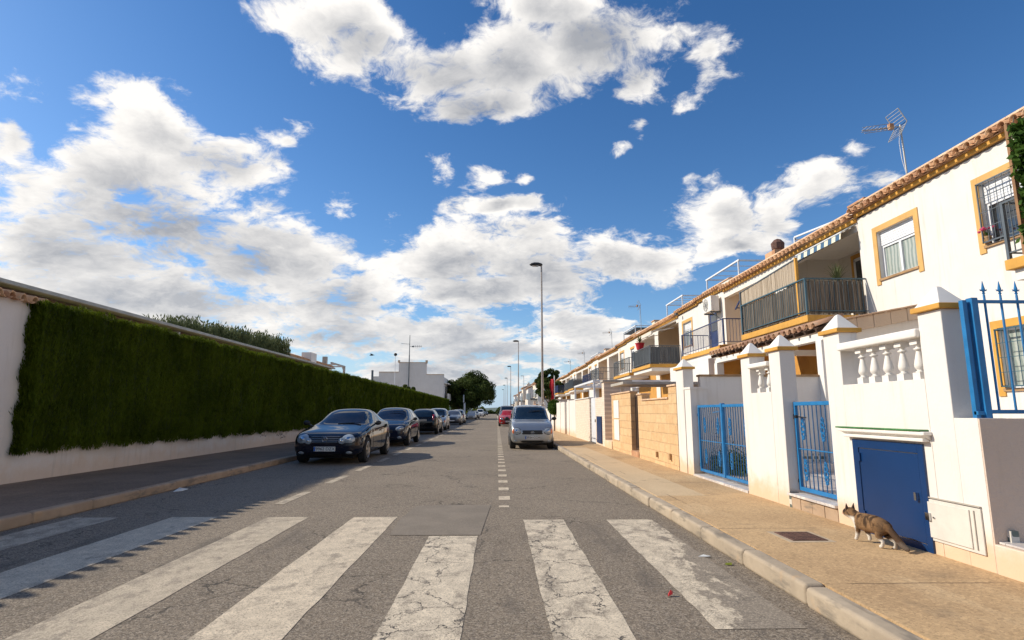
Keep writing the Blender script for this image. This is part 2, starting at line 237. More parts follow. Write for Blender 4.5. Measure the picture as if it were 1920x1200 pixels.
M['reed']=reedmat('reed',(.08,.065,.05),(.26,.21,.16)); M['cane']=reedmat('woven_cane',(.30,.23,.16),(.52,.43,.33)); M['slate_reed']=reedmat('dark_slat',(.06,.065,.07),(.17,.18,.19))
def awnmat():
    s=newmat('striped_awning'); x,y,z=s.xyz(s.P); f=s.m('FRACT',s.m('MULTIPLY',y,3.2)); s.put(s.b.inputs['Base Color'],s.mix(s.m('GREATER_THAN',f,.5),(.70,.66,.52),(.05,.12,.22))); s.b.inputs['Roughness'].default_value=.85; return s.mat
M['awning']=awnmat(); M['redcloth']=mat('red_cloth',(.55,.02,.035),.8,.15); M['canvas']=mat('cream_canvas',(.66,.60,.52),.85,.1)
def tilebandmat():
    s=newmat('patterned_tile_band'); P=s.v('SCALE',s.P,9.); a=s.m('SINE',s.m('MULTIPLY',s.xyz(P)[0],6.28)); b=s.m('SINE',s.m('MULTIPLY',s.xyz(P)[2],6.28)); c_=s.m('SINE',s.m('MULTIPLY',s.xyz(P)[1],6.28)); f=s.m('GREATER_THAN',s.m('ADD',s.m('MULTIPLY',a,b),s.m('MULTIPLY',c_,b)),.1)
    s.put(s.b.inputs['Base Color'],s.mix(f,(.62,.58,.52),(.10,.13,.12))); s.b.inputs['Roughness'].default_value=.25; return s.mat
M['tileband']=tilebandmat()
def marble():
    s=newmat('pale_marble_tile'); x,y,z=s.xyz(s.P); g1=s.m('MINIMUM',s.m('ABSOLUTE',s.m('SUBTRACT',s.m('FRACT',s.m('MULTIPLY',x,3)),.5)),s.m('ABSOLUTE',s.m('SUBTRACT',s.m('FRACT',s.m('MULTIPLY',y,3)),.5)))
    c=s.mix(s.mr(s.noise(s.P,6,5,.7,.8),.4,.65),(.50,.45,.43),(.70,.66,.62)); s.put(s.b.inputs['Base Color'],s.mix(s.mr(g1,.008,.02,.7,0),c,(.25,.22,.2))); s.b.inputs['Roughness'].default_value=.35; return s.mat
M['marble']=marble(); M['terrain']=mat('dry_ground',(.20,.16,.10),.95,.3,.05,3,.2); M['hill']=mat('hill_scrub',(.10,.13,.11),.95,.3,.01,.5,.1)
M['carport']=mat('olive_corrugated_sheet',(.20,.19,.10),.6,.25,1.2); M['carport_edge']=mat('grey_gutter',(.30,.30,.28),.5,.15)
M['platew']=mat('number_plate_white',(.62,.62,.60),.4,.04,bst=0); M['plateb']=mat('number_plate_blue',(.02,.10,.40),.4,.04,bst=0); M['ink']=mat('plate_ink',(.015,.015,.015),.5,0,bst=0); M['graff']=mat('grey_spray_paint',(.16,.12,.11),.8,.3,30,bst=0)
def paintcar(name,col,metal=.35,rough=.32,dust=.12):
    s=newmat(name); n=s.noise(s.P,3,5,.6); s.put(s.b.inputs['Base Color'],s.mix(s.mr(n,.35,.7,0,dust),col,(.30,.25,.2))); s.b.inputs['Metallic'].default_value=metal; s.b.inputs['Roughness'].default_value=rough; s.b.inputs['Coat Weight'].default_value=.85; s.b.inputs['Coat Roughness'].default_value=.02; s.b.inputs['Specular IOR Level'].default_value=.5 if metal else .0
    return s.mat
# ---------------------------------------------------------------- mesh helpers
ORG={}
def setp(o,label=None,cat=None,group=None,kind=None):
    if label: o['label']=label
    if cat: o['category']=cat
    if group: o['group']=group
    if kind: o['kind']=kind
    return o
def thing(name,label,cat,loc=(0,0,0),group=None,local=False):
    o=bpy.data.objects.new(name,None); COL.objects.link(o); o.empty_display_size=.2; o.location=loc; ORG[o.name]=Vector((0,0,0)) if local else Vector(loc)
    return setp(o,label,cat,group)
class MB:
    def __init__(s): s.V=[];s.F=[];s.I=[]
    def add(s,vs,fs,m=0):
        b=len(s.V); s.V+=[tuple(v) for v in vs]; s.F+=[tuple(b+i for i in f) for f in fs]; s.I+=[m]*len(fs); return s
    def box(s,x0,x1,y0,y1,z0,z1,m=0):
        return s.add([(x0,y0,z0),(x1,y0,z0),(x1,y1,z0),(x0,y1,z0),(x0,y0,z1),(x1,y0,z1),(x1,y1,z1),(x0,y1,z1)],[(0,3,2,1),(4,5,6,7),(0,1,5,4),(1,2,6,5),(2,3,7,6),(3,0,4,7)],m)
    def bar(s,p,q,w=.02,h=None,m=0):
        p,q=Vector(p),Vector(q); h=h or w; d=(q-p).normalized(); up=Vector((0,0,1)) if abs(d.z)<.95 else Vector((0,1,0)); a=d.cross(up).normalized()*w/2; b=d.cross(a).normalized()*h/2
        return s.add([p-a-b,p+a-b,p+a+b,p-a+b,q-a-b,q+a-b,q+a+b,q-a+b],[(0,3,2,1),(4,5,6,7),(0,1,5,4),(1,2,6,5),(2,3,7,6),(3,0,4,7)],m)
    def cyl(s,p,q,r0,r1=None,n=12,m=0,cap=True):
        p,q=Vector(p),Vector(q); r1=r0 if r1 is None else r1; d=(q-p).normalized(); up=Vector((0,0,1)) if abs(d.z)<.95 else Vector((0,1,0)); a=d.cross(up).normalized(); b=d.cross(a).normalized(); vs=[]
        for c,r in((p,r0),(q,r1)): vs+=[c+(a*math.cos(t)+b*math.sin(t))*r for t in (2*math.pi*i/n for i in range(n))]
        fs=[(i,(i+1)%n,n+(i+1)%n,n+i) for i in range(n)]
        if cap: fs+=[tuple(range(n-1,-1,-1)),tuple(range(n,2*n))]
        return s.add(vs,fs,m)
    def tube(s,pts,r,n=8,m=0):
        for a,b in zip(pts,pts[1:]): s.cyl(a,b,r,n=n,m=m)
        return s
    def lathe(s,c,prof,n=16,m=0,sq=False):
        vs=[];c=Vector(c)
        for r,z in prof:
            for i in range(n):
                t=2*math.pi*(i+.5)/n; vs.append(c+Vector((math.cos(t)*r,math.sin(t)*r,z)))
        k=len(prof); fs=[(j*n+i,j*n+(i+1)%n,(j+1)*n+(i+1)%n,(j+1)*n+i) for j in range(k-1) for i in range(n)]+[tuple(range(n-1,-1,-1)),tuple(range((k-1)*n,k*n))]
        return s.add(vs,fs,m)
    def quad(s,a,b,c,d,m=0): return s.add([a,b,c,d],[(0,1,2,3)],m)
    def extr(s,poly,ax,a,b,m=0):   # polygon in the two other axes, extruded along ax from a to b
        n=len(poly); mk=lambda t,p:(t,p[0],p[1]) if ax==0 else ((p[0],t,p[1]) if ax==1 else (p[0],p[1],t))
        vs=[mk(a,p) for p in poly]+[mk(b,p) for p in poly]; return s.add(vs,[tuple(range(n))[::-1],tuple(range(n,2*n))]+[(i,(i+1)%n,n+(i+1)%n,n+i) for i in range(n)],m)
    def build(s,name,mats,parent=None,smooth=False,bevel=0,label=None,seg=2):
        me=bpy.data.meshes.new(name); og=ORG[parent.name] if parent else Vector((0,0,0))
        me.from_pydata([(v[0]-og.x,v[1]-og.y,v[2]-og.z) for v in s.V],[],s.F)
        if not isinstance(mats,(list,tuple)): mats=[mats]
        for m in mats: me.materials.append(M[m] if isinstance(m,str) else m)
        me.polygons.foreach_set('material_index',s.I)
        if smooth: me.polygons.foreach_set('use_smooth',[True]*len(s.F))
        me.validate(); me.update(); o=bpy.data.objects.new(name,me); COL.objects.link(o)
        import bmesh; bm=bmesh.new(); bm.from_mesh(me); bmesh.ops.recalc_face_normals(bm,faces=bm.faces); bm.to_mesh(me); bm.free()
        if parent: o.parent=parent; ORG[o.name]=og
        if bevel:
            b=o.modifiers.new('bevel','BEVEL'); b.width=bevel; b.segments=seg; b.limit_method='ANGLE'; b.angle_limit=R(40)
            for p in me.polygons: p.use_smooth=True
            o.modifiers.new('wn','WEIGHTED_NORMAL')
        if label: o['label']=label
        return o
def struct(o): o['kind']='structure'; return o
def npmesh(name,V,F,mats,parent=None,idx=None,smooth=False):
    me=bpy.data.meshes.new(name); V=np.asarray(V,dtype=np.float32); F=np.asarray(F,dtype=np.int32)
    og=ORG[parent.name] if parent else Vector((0,0,0)); V=V-np.array(og,dtype=np.float32)
    k=F.shape[1]; me.vertices.add(len(V)); me.vertices.foreach_set('co',V.ravel()); me.loops.add(F.size); me.loops.foreach_set('vertex_index',F.ravel())
    me.polygons.add(len(F)); me.polygons.foreach_set('loop_start',np.arange(0,F.size,k,dtype=np.int32))
    try: me.polygons.foreach_set('loop_total',np.full(len(F),k,dtype=np.int32))
    except Exception: pass
    for m in (mats if isinstance(mats,(list,tuple)) else [mats]): me.materials.append(M[m] if isinstance(m,str) else m)
    if idx is not None: me.polygons.foreach_set('material_index',np.asarray(idx,dtype=np.int32))
    me.update(); me.validate(); o=bpy.data.objects.new(name,me); COL.objects.link(o)
    if parent: o.parent=parent; ORG[o.name]=og
    return o
def leaves(C,Nn,L,Wd,up=None,fold=True):
    """quads (diamonds) centred at C with direction Nn(n,3) long axis, size arrays"""
    n=len(C); d=Nn/np.linalg.norm(Nn,axis=1,keepdims=True); r=rng.normal(size=(n,3)); a=np.cross(d,r); a/=np.linalg.norm(a,axis=1,keepdims=True)+1e-9
    L=np.broadcast_to(L,(n,))[:,None]; Wd=np.broadcast_to(Wd,(n,))[:,None]
    V=np.stack([C-d*L/2,C+a*Wd/2,C+d*L/2,C-a*Wd/2],1).reshape(-1,3); F=np.arange(4*n).reshape(n,4); return V,F
def dup(o,loc=None,rotz=None,label=None,parent=None):
    c=o.copy(); COL.objects.link(c)
    if parent: c.parent=parent
    if loc is not None: c.location=loc
    if rotz is not None: c.rotation_euler=(0,0,rotz)
    if label: c['label']=label
    ORG[c.name]=ORG.get(o.name,Vector((0,0,0)))
    for ch in list(o.children): dup(ch,parent=c)
    return c
def text(s,size,name,m,loc,rot,parent=None,ext=.002,align='CENTER'):
    cu=bpy.data.curves.new('t','FONT'); cu.body=s; cu.size=size; cu.extrude=ext; cu.align_x=align; cu.align_y='CENTER'; t=bpy.data.objects.new('t',cu); COL.objects.link(t)
    dg=bpy.context.evaluated_depsgraph_get(); me=bpy.data.meshes.new_from_object(t.evaluated_get(dg)); bpy.data.objects.remove(t)
    me.materials.clear(); me.materials.append(M[m]); me.transform(Matrix.Translation(loc)@Matrix.Rotation(rot[2],4,'Z')@Matrix.Rotation(rot[0],4,'X')); o=bpy.data.objects.new(name,me); COL.objects.link(o)
    if parent: o.parent=parent
    return o
# ================================================================ SETTING
KR,KL,WX,LX=2.07,-5.36,3.6,-7.95; PZ=.13
t=MB().quad((-900,-200,-.02),(900,-200,-.02),(900,1500,-.02),(-900,1500,-.02)).build('ground','terrain'); struct(t)
struct(MB().quad((KL-.02,-25,0),(KR+.02,-25,0),(KR+.02,420,0),(KL-.02,420,0)).build('road','asphalt'))
struct(MB().box(KR+.15,WX+.02,-25,420,-.01,PZ).build('pavement','pave')); struct(MB().box(LX-.1,KL-.15,-25,420,-.01,PZ-.004).build('pavement','paveL'))
struct(MB().box(WX+.02,24,10.95,420,-.01,PZ-.006).build('yard_ground','concrete'))
def kerb(x0,x1,m,side):
    b=MB(); y=-4.; 
    while y<110:
        L=1.0; g=.018; j=random.uniform(-.009,.009); z=PZ+random.uniform(-.004,.006)
        prof=[(x0+j,-.01),(x1+j,-.01),(x1+j,z),(x0+j,z)]
        b.extr(prof,1,y+g/2,y+L-g/2); y+=L
    b.box(x0,x1,110,420,-.01,PZ); b.box(x0+.015,x1-.015,-4,110,-.01,PZ-.02)
    o=b.build('kerb',m,bevel=.03,seg=3); struct(o)
kerb(KR,KR+.15,'kerb',1); kerb(KL-.15,KL,'kerbL',-1)
# hills
hv=[];hf=[];n=60
for i in range(n+1):
    x=-900+i*30; h=16+9*math.sin(i*.37)+6*math.sin(i*.9+1)+4*math.sin(i*1.9); hv+=[(x,1180,-1),(x,1260,max(3,h)),(x,1400,-1)]
for i in range(n): hf+=[(3*i,3*i+3,3*i+4,3*i+1),(3*i+1,3*i+4,3*i+5,3*i+2)]
struct(MB().add(hv,hf).build('hills','hill',smooth=True))
# ---------------------------------------------------------------- road markings
def stripe(x0,x1,y0,y1,m,name,z=.003,seg=14):
    # edges slightly uneven
    vs=[];fs=[]
    for i in range(seg+1):
        y=y0+(y1-y0)*i/seg; vs+=[(x0+random.uniform(-.006,.006),y,z),(x1+random.uniform(-.006,.006),y,z)]
    for i in range(seg): fs.append((2*i,2*i+1,2*i+3,2*i+2))
    return MB().add(vs,fs).build(name,m)
for i,(x0,x1,y0,y1,m) in enumerate([(-5.15,-4.62,.6,7.38,'paintworn'),(-3.98,-3.42,.6,7.38,'paint'),(-2.80,-2.30,.6,7.35,'paintworn'),(-1.75,-1.22,.6,7.32,'paint'),(-.70,-.20,.6,6.22,'paintcrack'),(.32,.80,.6,7.1,'paintcrack'),(1.31,1.86,3.6,7.08,'paintold')]):
    struct(stripe(x0,x1,y0,y1,m,'crossing_stripe',seg=26))
b=MB(); y=8.66
while y<85: b.quad((.03,y,.004),(.20,y,.004),(.20,y+.36,.004),(.03,y+.36,.004)); y+=1.02 if y<13 else .95
b.box(.05,.19,85,200,.0,.004); b.quad((.03,8.0,.004),(.17,8.0,.004),(.17,8.15,.004),(.03,8.15,.004))
struct(b.build('centre_line','paint'))
b=MB()
for y in [8.34,10.7,12.9,15.2,17.4,19.7,22,24.3,26.6,29,31.5,34,36.5,39,42,45,48,52,56,60]: b.quad((-3.12,y,.004),(-2.98,y,.004),(-2.98,y+1.25,.004),(-3.12,y+1.25,.004))
struct(b.build('parking_line','paintworn'))
struct(MB().add([(-1.12,6.27,.0045),(-.17,6.25,.0045),(-.08,8.2,.0045),(-.62,8.22,.0045),(-1.1,8.15,.0045),(-1.16,7.1,.0045)],[(0,1,2,3,4,5)]).build('road_patch','patch'))
# drain cover in the pavement
t=thing('manhole_cover','square rusty iron cover set in the ochre pavement, in front of the cat','manhole cover',(2.83,5.48,PZ))
M['surround']=mat('sandy_concrete',(.42,.33,.23),.9,.15,5,60,.3,dirt=.5); MB().box(2.62,3.04,5.25,5.71,PZ-.02,PZ+.003).build('concrete_surround','surround',t,bevel=.003)
b=MB().box(2.67,2.99,5.30,5.66,PZ,PZ+.009)
for i in range(8):
    for j in range(9): b.box(2.69+i*.037,2.715+i*.037,5.32+j*.037,5.345+j*.037,PZ+.009,PZ+.013)
b.build('iron_lid','rust',t)
b=MB(); c=(1.22,4.22,.012)
b.add([(1.20,4.20,.005),(1.235,4.205,.02),(1.245,4.235,.03),(1.21,4.235,.012),(1.225,4.22,.045)],[(0,1,4),(1,2,4),(2,3,4),(3,0,4),(0,3,2,1)])
setp(b.build('petal','redpetal'),'small red petal lying on the asphalt between two crossing stripes','petal')
b=MB().add([(-5.22,9.62,.005),(-5.10,9.68,.01),(-5.05,9.78,.03),(-5.18,9.74,.06),(-5.12,9.70,.05)],[(0,1,4),(1,2,4),(2,3,4),(3,0,4)])
setp(b.build('paper_scrap','platew'),'crumpled white paper scrap in the gutter by the shaded kerb','litter')
b=MB().add([(1.80,5.30,.005),(1.88,5.28,.008),(1.92,5.31,.006),(1.86,5.34,.014)],[(0,1,3),(1,2,3)])
setp(b.build('paper_scrap','platew'),'tiny flat white paper scrap on the road near the sunny kerb','litter')
b=MB().add([(1.93,5.02,.005),(1.98,5.0,.008),(2.0,5.05,.015),(1.95,5.06,.01)],[(0,1,2,3)])
setp(b.build('fallen_leaf','yellowleaf'),'small green leaf lying against the sunny kerb stones','leaf')
# ================================================================ LEFT SIDE
def barrel(b,x0,x1,y0,y1,z0,z1,p=.22,r=.075,seg=1,m=0,zs=.95,thick=.018,n=8):
    """roof of half-round tiles: ridges running from (x0,z0) low edge up to (x1,z1); repeated along y"""
    k=max(1,int(round((y1-y0)/p))); p=(y1-y0)/k
    for i in range(k):
        yc=y0+(i+.5)*p; jz=random.uniform(-.006,.006); jx=random.uniform(-.015,.015)
        for (sgn,cy) in ((1,yc),(-1,yc+p/2)):
            vs=[];rr=r if sgn>0 else p/2-r*.35
            for (x,z,sc_) in ((x0+jx*(sgn>0)+(0 if sgn>0 else .03),z0,1.06),(x1,z1,.9)):
                for R_ in (rr,rr-thick):
                    for j in range(n+1):
                        a=math.pi*j/n; vs.append((x,cy+math.cos(a)*R_*sc_,z+jz+sgn*math.sin(a)*R_*sc_*(zs if sgn>0 else .5)+(0 if sgn>0 else .01)))
            q=n+1; fs=[]
            for j in range(n):
                fs+=[(j,j+1,2*q+j+1,2*q+j),(q+j+1,q+j,3*q+j,3*q+j+1),(j+1,j,q+j,q+j+1),(2*q+j,2*q+j+1,3*q+j+1,3*q+j)]
            b.add(vs,fs,m)
    return b
t=thing('boundary_wall','long white plastered wall along the shaded left pavement, carrying the climber','wall',(LX,9,0))
MB().box(LX-.25,LX,-6,92.5,-.02,3.12).build('wall',plaster('left_wall_plaster',(.80,.715,.655),.45),t)
b=MB(); barrel(b,LX+.09,LX-.34,-6,10.05,3.11,3.18,.23,.075,zs=1.45)
b.build('tile_coping','tile',t,smooth=True)
b=MB(); ys=34; 
def scrib(b,y0,z0,w,h,n):
    p=(y0,z0)
    for i in range(n):
        q=(y0+w*(i+1)/n+random.uniform(-.02,.02),z0+random.uniform(0,h)); b.add([(LX+.004,p[0],p[1]),(LX+.004,q[0],q[1]),(LX+.004,q[0],q[1]+.03),(LX+.004,p[0],p[1]+.03)],[(0,1,2,3)]); p=q
scrib(b,19.7,.42,.5,.14,7); scrib(b,21.1,.40,1.1,.15,14); scrib(b,21.5,.30,.5,.12,6)
b.build('graffiti','graff',t)
# climber (hanging green curtain on the wall)
t=thing('climbing_hedge','dense dark green climber covering the long shaded wall on the left','climbing plant',(LX+.1,9.8,.6))
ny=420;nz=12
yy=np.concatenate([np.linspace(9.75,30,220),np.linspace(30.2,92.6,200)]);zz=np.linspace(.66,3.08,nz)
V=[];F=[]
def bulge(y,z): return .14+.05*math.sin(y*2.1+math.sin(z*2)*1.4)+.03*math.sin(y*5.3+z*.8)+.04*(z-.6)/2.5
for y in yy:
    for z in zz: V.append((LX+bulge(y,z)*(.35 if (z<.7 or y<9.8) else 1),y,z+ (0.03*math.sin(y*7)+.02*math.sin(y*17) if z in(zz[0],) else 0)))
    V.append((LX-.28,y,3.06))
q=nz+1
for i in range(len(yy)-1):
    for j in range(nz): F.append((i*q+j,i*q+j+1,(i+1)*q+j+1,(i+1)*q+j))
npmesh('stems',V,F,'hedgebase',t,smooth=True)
def hedge_leaves(y0,y1,n,L,Wd):
    y=rng.uniform(y0,y1,n); z=.60+2.52*rng.uniform(0,1,n)**.93; z+=.03*np.sin(y*7)
    bl=.14+.05*np.sin(y*2.1+np.sin(z*2)*1.4)+.03*np.sin(y*5.3+z*.8)+.04*(z-.6)/2.5
    x=LX+bl+rng.uniform(-.05,.05,n)+.018*np.sin(y*17+.4*np.sin(z*4))+.012*np.sin(y*41+z)
    C=np.stack([x,y,z],1); d=np.stack([rng.uniform(.05,.40,n),rng.normal(0,.20,n),rng.uniform(.6,1.1,n)*np.where(rng.uniform(0,1,n)<.3,-1,1)],1)
    return leaves(C,d,L*rng.uniform(.6,1.35,n),Wd*rng.uniform(.7,1.3,n))
def top_leaves(y0,y1,n,L,Wd):
    y=rng.uniform(y0,y1,n); x=LX+rng.uniform(-.3,.26,n); z=3.08+rng.uniform(-.02,.10,n)+.03*np.sin(y*3)+.02*np.sin(y*9)
    return leaves(np.stack([x,y,z],1),np.stack([rng.normal(0,.5,n),rng.normal(0,.5,n),rng.uniform(.3,1,n)],1),L*rng.uniform(.6,1.4,n),Wd)
def end_leaves(n):
    z=rng.uniform(.6,3.12,n); C=np.stack([LX+rng.uniform(0,.2,n),9.74+rng.normal(0,.03,n)+.03*np.sin(z*9),z],1); return leaves(C,np.stack([rng.uniform(0,.4,n),-rng.uniform(.1,.8,n),rng.uniform(.1,1,n)],1),.13,.02)
parts=[hedge_leaves(9.75,16,95000,.10,.012),hedge_leaves(16,26,60000,.13,.020),hedge_leaves(26,45,26000,.22,.045),hedge_leaves(45,92.6,24000,.34,.09),top_leaves(9.75,18,9000,.10,.018),top_leaves(18,40,9000,.16,.03),top_leaves(40,92.6,6000,.3,.07),end_leaves(3500)]
VV=[];FF=[];o=0
for v,f in parts: VV.append(v); FF.append(f+o); o+=len(v)
npmesh('leaves',np.concatenate(VV),np.concatenate(FF),'hedge',t)
# carport roof behind the wall
t=thing('carport_roof','long olive corrugated carport roof behind the climber on the left','carport',(-10.5,6,0))
def translucent(name,col):
    q=newmat(name); q.put(q.b.inputs['Base Color'],q.mix(q.mr(q.noise(q.P,2.5,5,.6),.35,.65),tuple(k*.7 for k in col),col)); q.b.inputs['Roughness'].default_value=.6
    tr=q.n('ShaderNodeBsdfTranslucent'); tr.inputs[0].default_value=(*col,1); mx=q.n('ShaderNodeMixShader'); mx.inputs[0].default_value=.45; q.link(q.b.outputs[0],mx.inputs[1]); q.link(tr.outputs[0],mx.inputs[2]); q.link(mx.outputs[0],[x for x in q.nt.nodes if x.type=='OUTPUT_MATERIAL'][0].inputs[0]); return q.mat
M['skylight']=translucent('olive_translucent_sheet',(.36,.36,.07))
y=-4; k=0
b=MB(); b2=MB()
while y<37: 
    b.box(-14.4,-10.52,y,y+2.9,4.0,4.03)
    if y>0: b2.box(-11.45,-11.15,y+.25,y+2.6,3.985,3.998); b2.box(-12.9,-12.6,y+.25,y+2.6,3.985,3.998)
    y+=2.94
b.build('roof_sheet','carport',t); b2.build('skylight_strip','skylight',t)
MB().box(-10.53,-10.44,-4,37.,3.985,4.065).build('gutter','carport_edge',t)
b=MB()
for x in (-10.9,-11.6,-12.3,-13.4): b.box(x-.035,x+.035,-4,37,3.90,3.985)
b.build('purlin','wood',t)
for y in (-2,5,12,19,26,33): MB().box(-14.35,-10.56,y-.05,y+.05,3.76,3.90).build('post_frame','carport_edge',t); MB().box(-14.2,-14.05,y-.06,y+.06,0,3.76).build('post','carport_edge',t)
# oleander hedge
t=thing('oleander_hedge','grey green bushy hedge rising behind the carport roof','hedge',(-15.3,34,0))
n=34000; y=rng.uniform(26.,41.1,n); zt=5.36+(y-26)*.052+.14*np.sin(y*2.3)+.07*np.sin(y*7); z=3.4+(zt-3.4)*rng.uniform(0,1,n)**.55; x=-15.1+rng.uniform(-1.2,.4,n)+.12*np.sin(y*3+z*2.5)
sp=rng.uniform(0,1,n)<.06; z=np.where(sp,zt+rng.uniform(0,.3,n),z)
v,f=leaves(np.stack([x,y,z],1),np.stack([rng.normal(0,.35,n),rng.normal(0,.35,n),rng.uniform(.6,1.2,n)],1),.24*rng.uniform(.6,1.3,n),.06); npmesh('foliage',v,f,'oleander',t)
b=MB()
for y in np.arange(26.3,41,.9): b.cyl((-15.5,y,0),(-15.5,y+.1,4.0),.05,.03,6); b.cyl((-15.5,y,2.5),(-15.3,y+.3,5.),.03,.015,5)
MB.build(b,'stems','bark',t)
# house with terracotta roof edge + pergola behind the climber
t=thing('house','low white house with a terracotta roof strip and terrace pergola behind the climber','house',(-17,52,0))
MB().box(-26,-16.6,46.3,57.5,0,5.6).build('wall','farwhite',t)
b=MB(); barrel(b,-16.4,-18.,46.3,57.5,5.68,6.2,.36,.14,n=5); b.build('roof','tile',t,smooth=True)
MB().box(-17.2,-16.35,50.3,51.8,5.6,6.45).build('chimney','farwhite',t); MB().box(-16.9,-16.5,55.3,55.7,5.6,6.55).build('vent_stack','concrete',t)
b=MB().box(-16.75,-16.55,57.5,62.5,6.05,6.2).box(-16.75,-16.55,62.25,62.5,4.,6.05).bar((-16.6,61.4,6.05),(-16.6,62.2,5.5),.09).box(-20,-16.75,62.1,62.3,6.05,6.17).box(-20,-16.75,59.5,59.6,6.05,6.17); b.build('pergola','pole',t)
MB().box(-25,-16.6,57.5,66,0,5.1).build('terrace_wall','farwhite',t)
# stepped white building
t=thing('stepped_building','big white building with a stepped gable beyond the climber','building',(-14,95,0))
MB().extr([(-19.6,0),(-8.85,0),(-8.85,7.35),(-11.75,7.35),(-11.75,9.35),(-16.35,9.35),(-16.35,7.75),(-19.6,7.75)],1,95,95.5).build('gable','farwhite',t); MB().box(-19.58,-8.87,95.5,108,0,7.0).build('wall','farwhite',t)
MB().box(-16.5,-16.2,94.85,95.3,9.35,9.75).box(-11.95,-11.6,94.85,95.3,9.25,9.75).box(-16.2,-11.95,94.9,95.2,9.352,9.43).box(-19.6,-16.35,94.9,95.2,7.752,7.85).box(-11.75,-8.85,94.9,95.2,7.352,7.45).build('coping','tan',t)
MB().box(-20.6,-19.6,95.4,107,0,7.1).build('side_wing','trimwhite',t); MB().box(-20.9,-20.6,95.2,95.5,4,8.1).build('drainpipe','irongrey',t)
MB().box(-8.85,-8.2,96,107,3.2,3.4).box(-8.3,-8.2,96,107,3.4,4.3).box(-8.85,-8.2,96,107,5.9,6.05).build('balcony','trimwhite',t)
for y in (98,102): MB().box(-8.86,-8.80,y,y+1.6,3.4,5.5).build('window','glass',t)
t=thing('aerial_mast','tall thin aerial mast in front of the stepped white building','mast',(-14.6,94.6,0))
MB().cyl((-14.6,94.6,0),(-14.6,94.6,10.5),.10,.09,8).cyl((-14.6,94.6,10.5),(-14.6,94.6,13.9),.07,.05,8).build('pole','irongrey',t)
b=MB(); b.bar((-14.6,94.6,12.4),(-16.0,94.6,12.5),.05).bar((-14.6,94.6,12.0),(-12.6,94.6,12.05),.05)
for i in range(5): b.bar((-13.9+i*.3,94.6,11.85),(-13.9+i*.3,94.6,12.25),.04)
b.box(-14.2,-13.9,94.5,94.7,11.9,12.1); b.build('antenna','irongrey',t)
t=thing('globe_lamp','thin pole lamp with a dark round head left of the aerial mast','street lamp',(-16.7,93.5,0))
MB().cyl((-16.7,93.5,0),(-16.7,93.5,10.3),.05,.04,8).build('pole','metwhite',t); MB().lathe((-16.7,93.5,10.3),[(.05,0),(.22,.08),(.28,.28),(.2,.45),(.04,.5)],12).build('lamp_head','black',t,smooth=True)
# gliding bird
b=MB(); c=Vector((-20.9*.5,47.5,1.28+9.3*.5))
def ring(cx,r,rz): return [(cx,math.cos(a)*r,math.sin(a)*rz) for a in (2*math.pi*i/8 for i in range(8))]
secs=[(-.20,.01,.01),(-.15,.035,.03),(-.05,.055,.05),(.07,.045,.04),(.16,.02,.015),(.24,.03,.006)]
vs=[];[vs.extend(ring(*s_)) for s_ in secs]; fs=[(j*8+i,j*8+(i+1)%8,(j+1)*8+(i+1)%8,(j+1)*8+i) for j in range(5) for i in range(8)]
b.add([c+Vector(v) for v in vs],fs)
for s_ in (-1,1): b.add([c+Vector(v) for v in [(-.08,s_*.03,.02),(.06,s_*.03,.02),(.03,s_*.20,.11),(-.10,s_*.22,.12),(.09,s_*.42,.05),(.0,s_*.44,.06),(-.02,s_*.1,.07)]],[(0,1,2,3),(3,2,4,5),(0,3,6)])
setp(b.build('bird','black',smooth=True),'small dark bird gliding in the sky left of the stepped building','bird')
# ---------------------------------------------------------------- trees
def tree(name,label,loc,h,rx,ry,rz,zc,nl,ls,m='leaf',trunk_r=.25,clumps=42,group=None,seed=1,cat='tree',off=0):
    rs=np.random.default_rng(seed); t=thing(name,label,cat,loc,group); X,Y,Z=loc
    b=MB(); b.cyl((X,Y,Z),(X+.1,Y,Z+zc*.55),trunk_r,trunk_r*.75,10); 
    cl=[]
    for i in range(clumps):
        v=rs.normal(size=3); v/=np.linalg.norm(v); r=rs.uniform(.45,1)**.6
        c=np.array([X+off+v[0]*rx*r*.82,Y+v[1]*ry*r*.82,Z+zc+v[2]*rz*r*.82]); cl.append(c)
        if i%3==0: b.cyl((X+.1,Y,Z+zc*.5),tuple(c),trunk_r*.35,trunk_r*.08,6)
    b.build('trunk','bark',t)
    C=[];Dd=[]
    for c in cl:
        k=nl//clumps; s=rs.uniform(.20,.36)*min(rx,rz); p=rs.normal(size=(k,3)); p/=np.linalg.norm(p,axis=1,keepdims=True); q=p*s*(rs.uniform(.55,1.08,(k,1)))*np.array([1,1,.8]); C.append(c+q); Dd.append(np.cross(p,rs.normal(size=(k,3))))
    C=np.concatenate(C); Dd=np.concatenate(Dd); v,f=leaves(C,Dd,ls*rs.uniform(.6,1.3,len(C)),ls*.6); npmesh('crown',v,f,m,t); return t
tree('ficus_tree','big round dark green tree overhanging the parked cars beyond the climber',(-6.9,104,PZ),9,5.0,4.6,3.7,4.7,46000,.30,trunk_r=.28,clumps=95,seed=3,off=2.0)
o=tree('ficus_tree','second dark tree standing behind the big round one on the left',(-9.3,118,0),8,3.6,3.6,3.0,4.2,9000,.4,seed=5); 
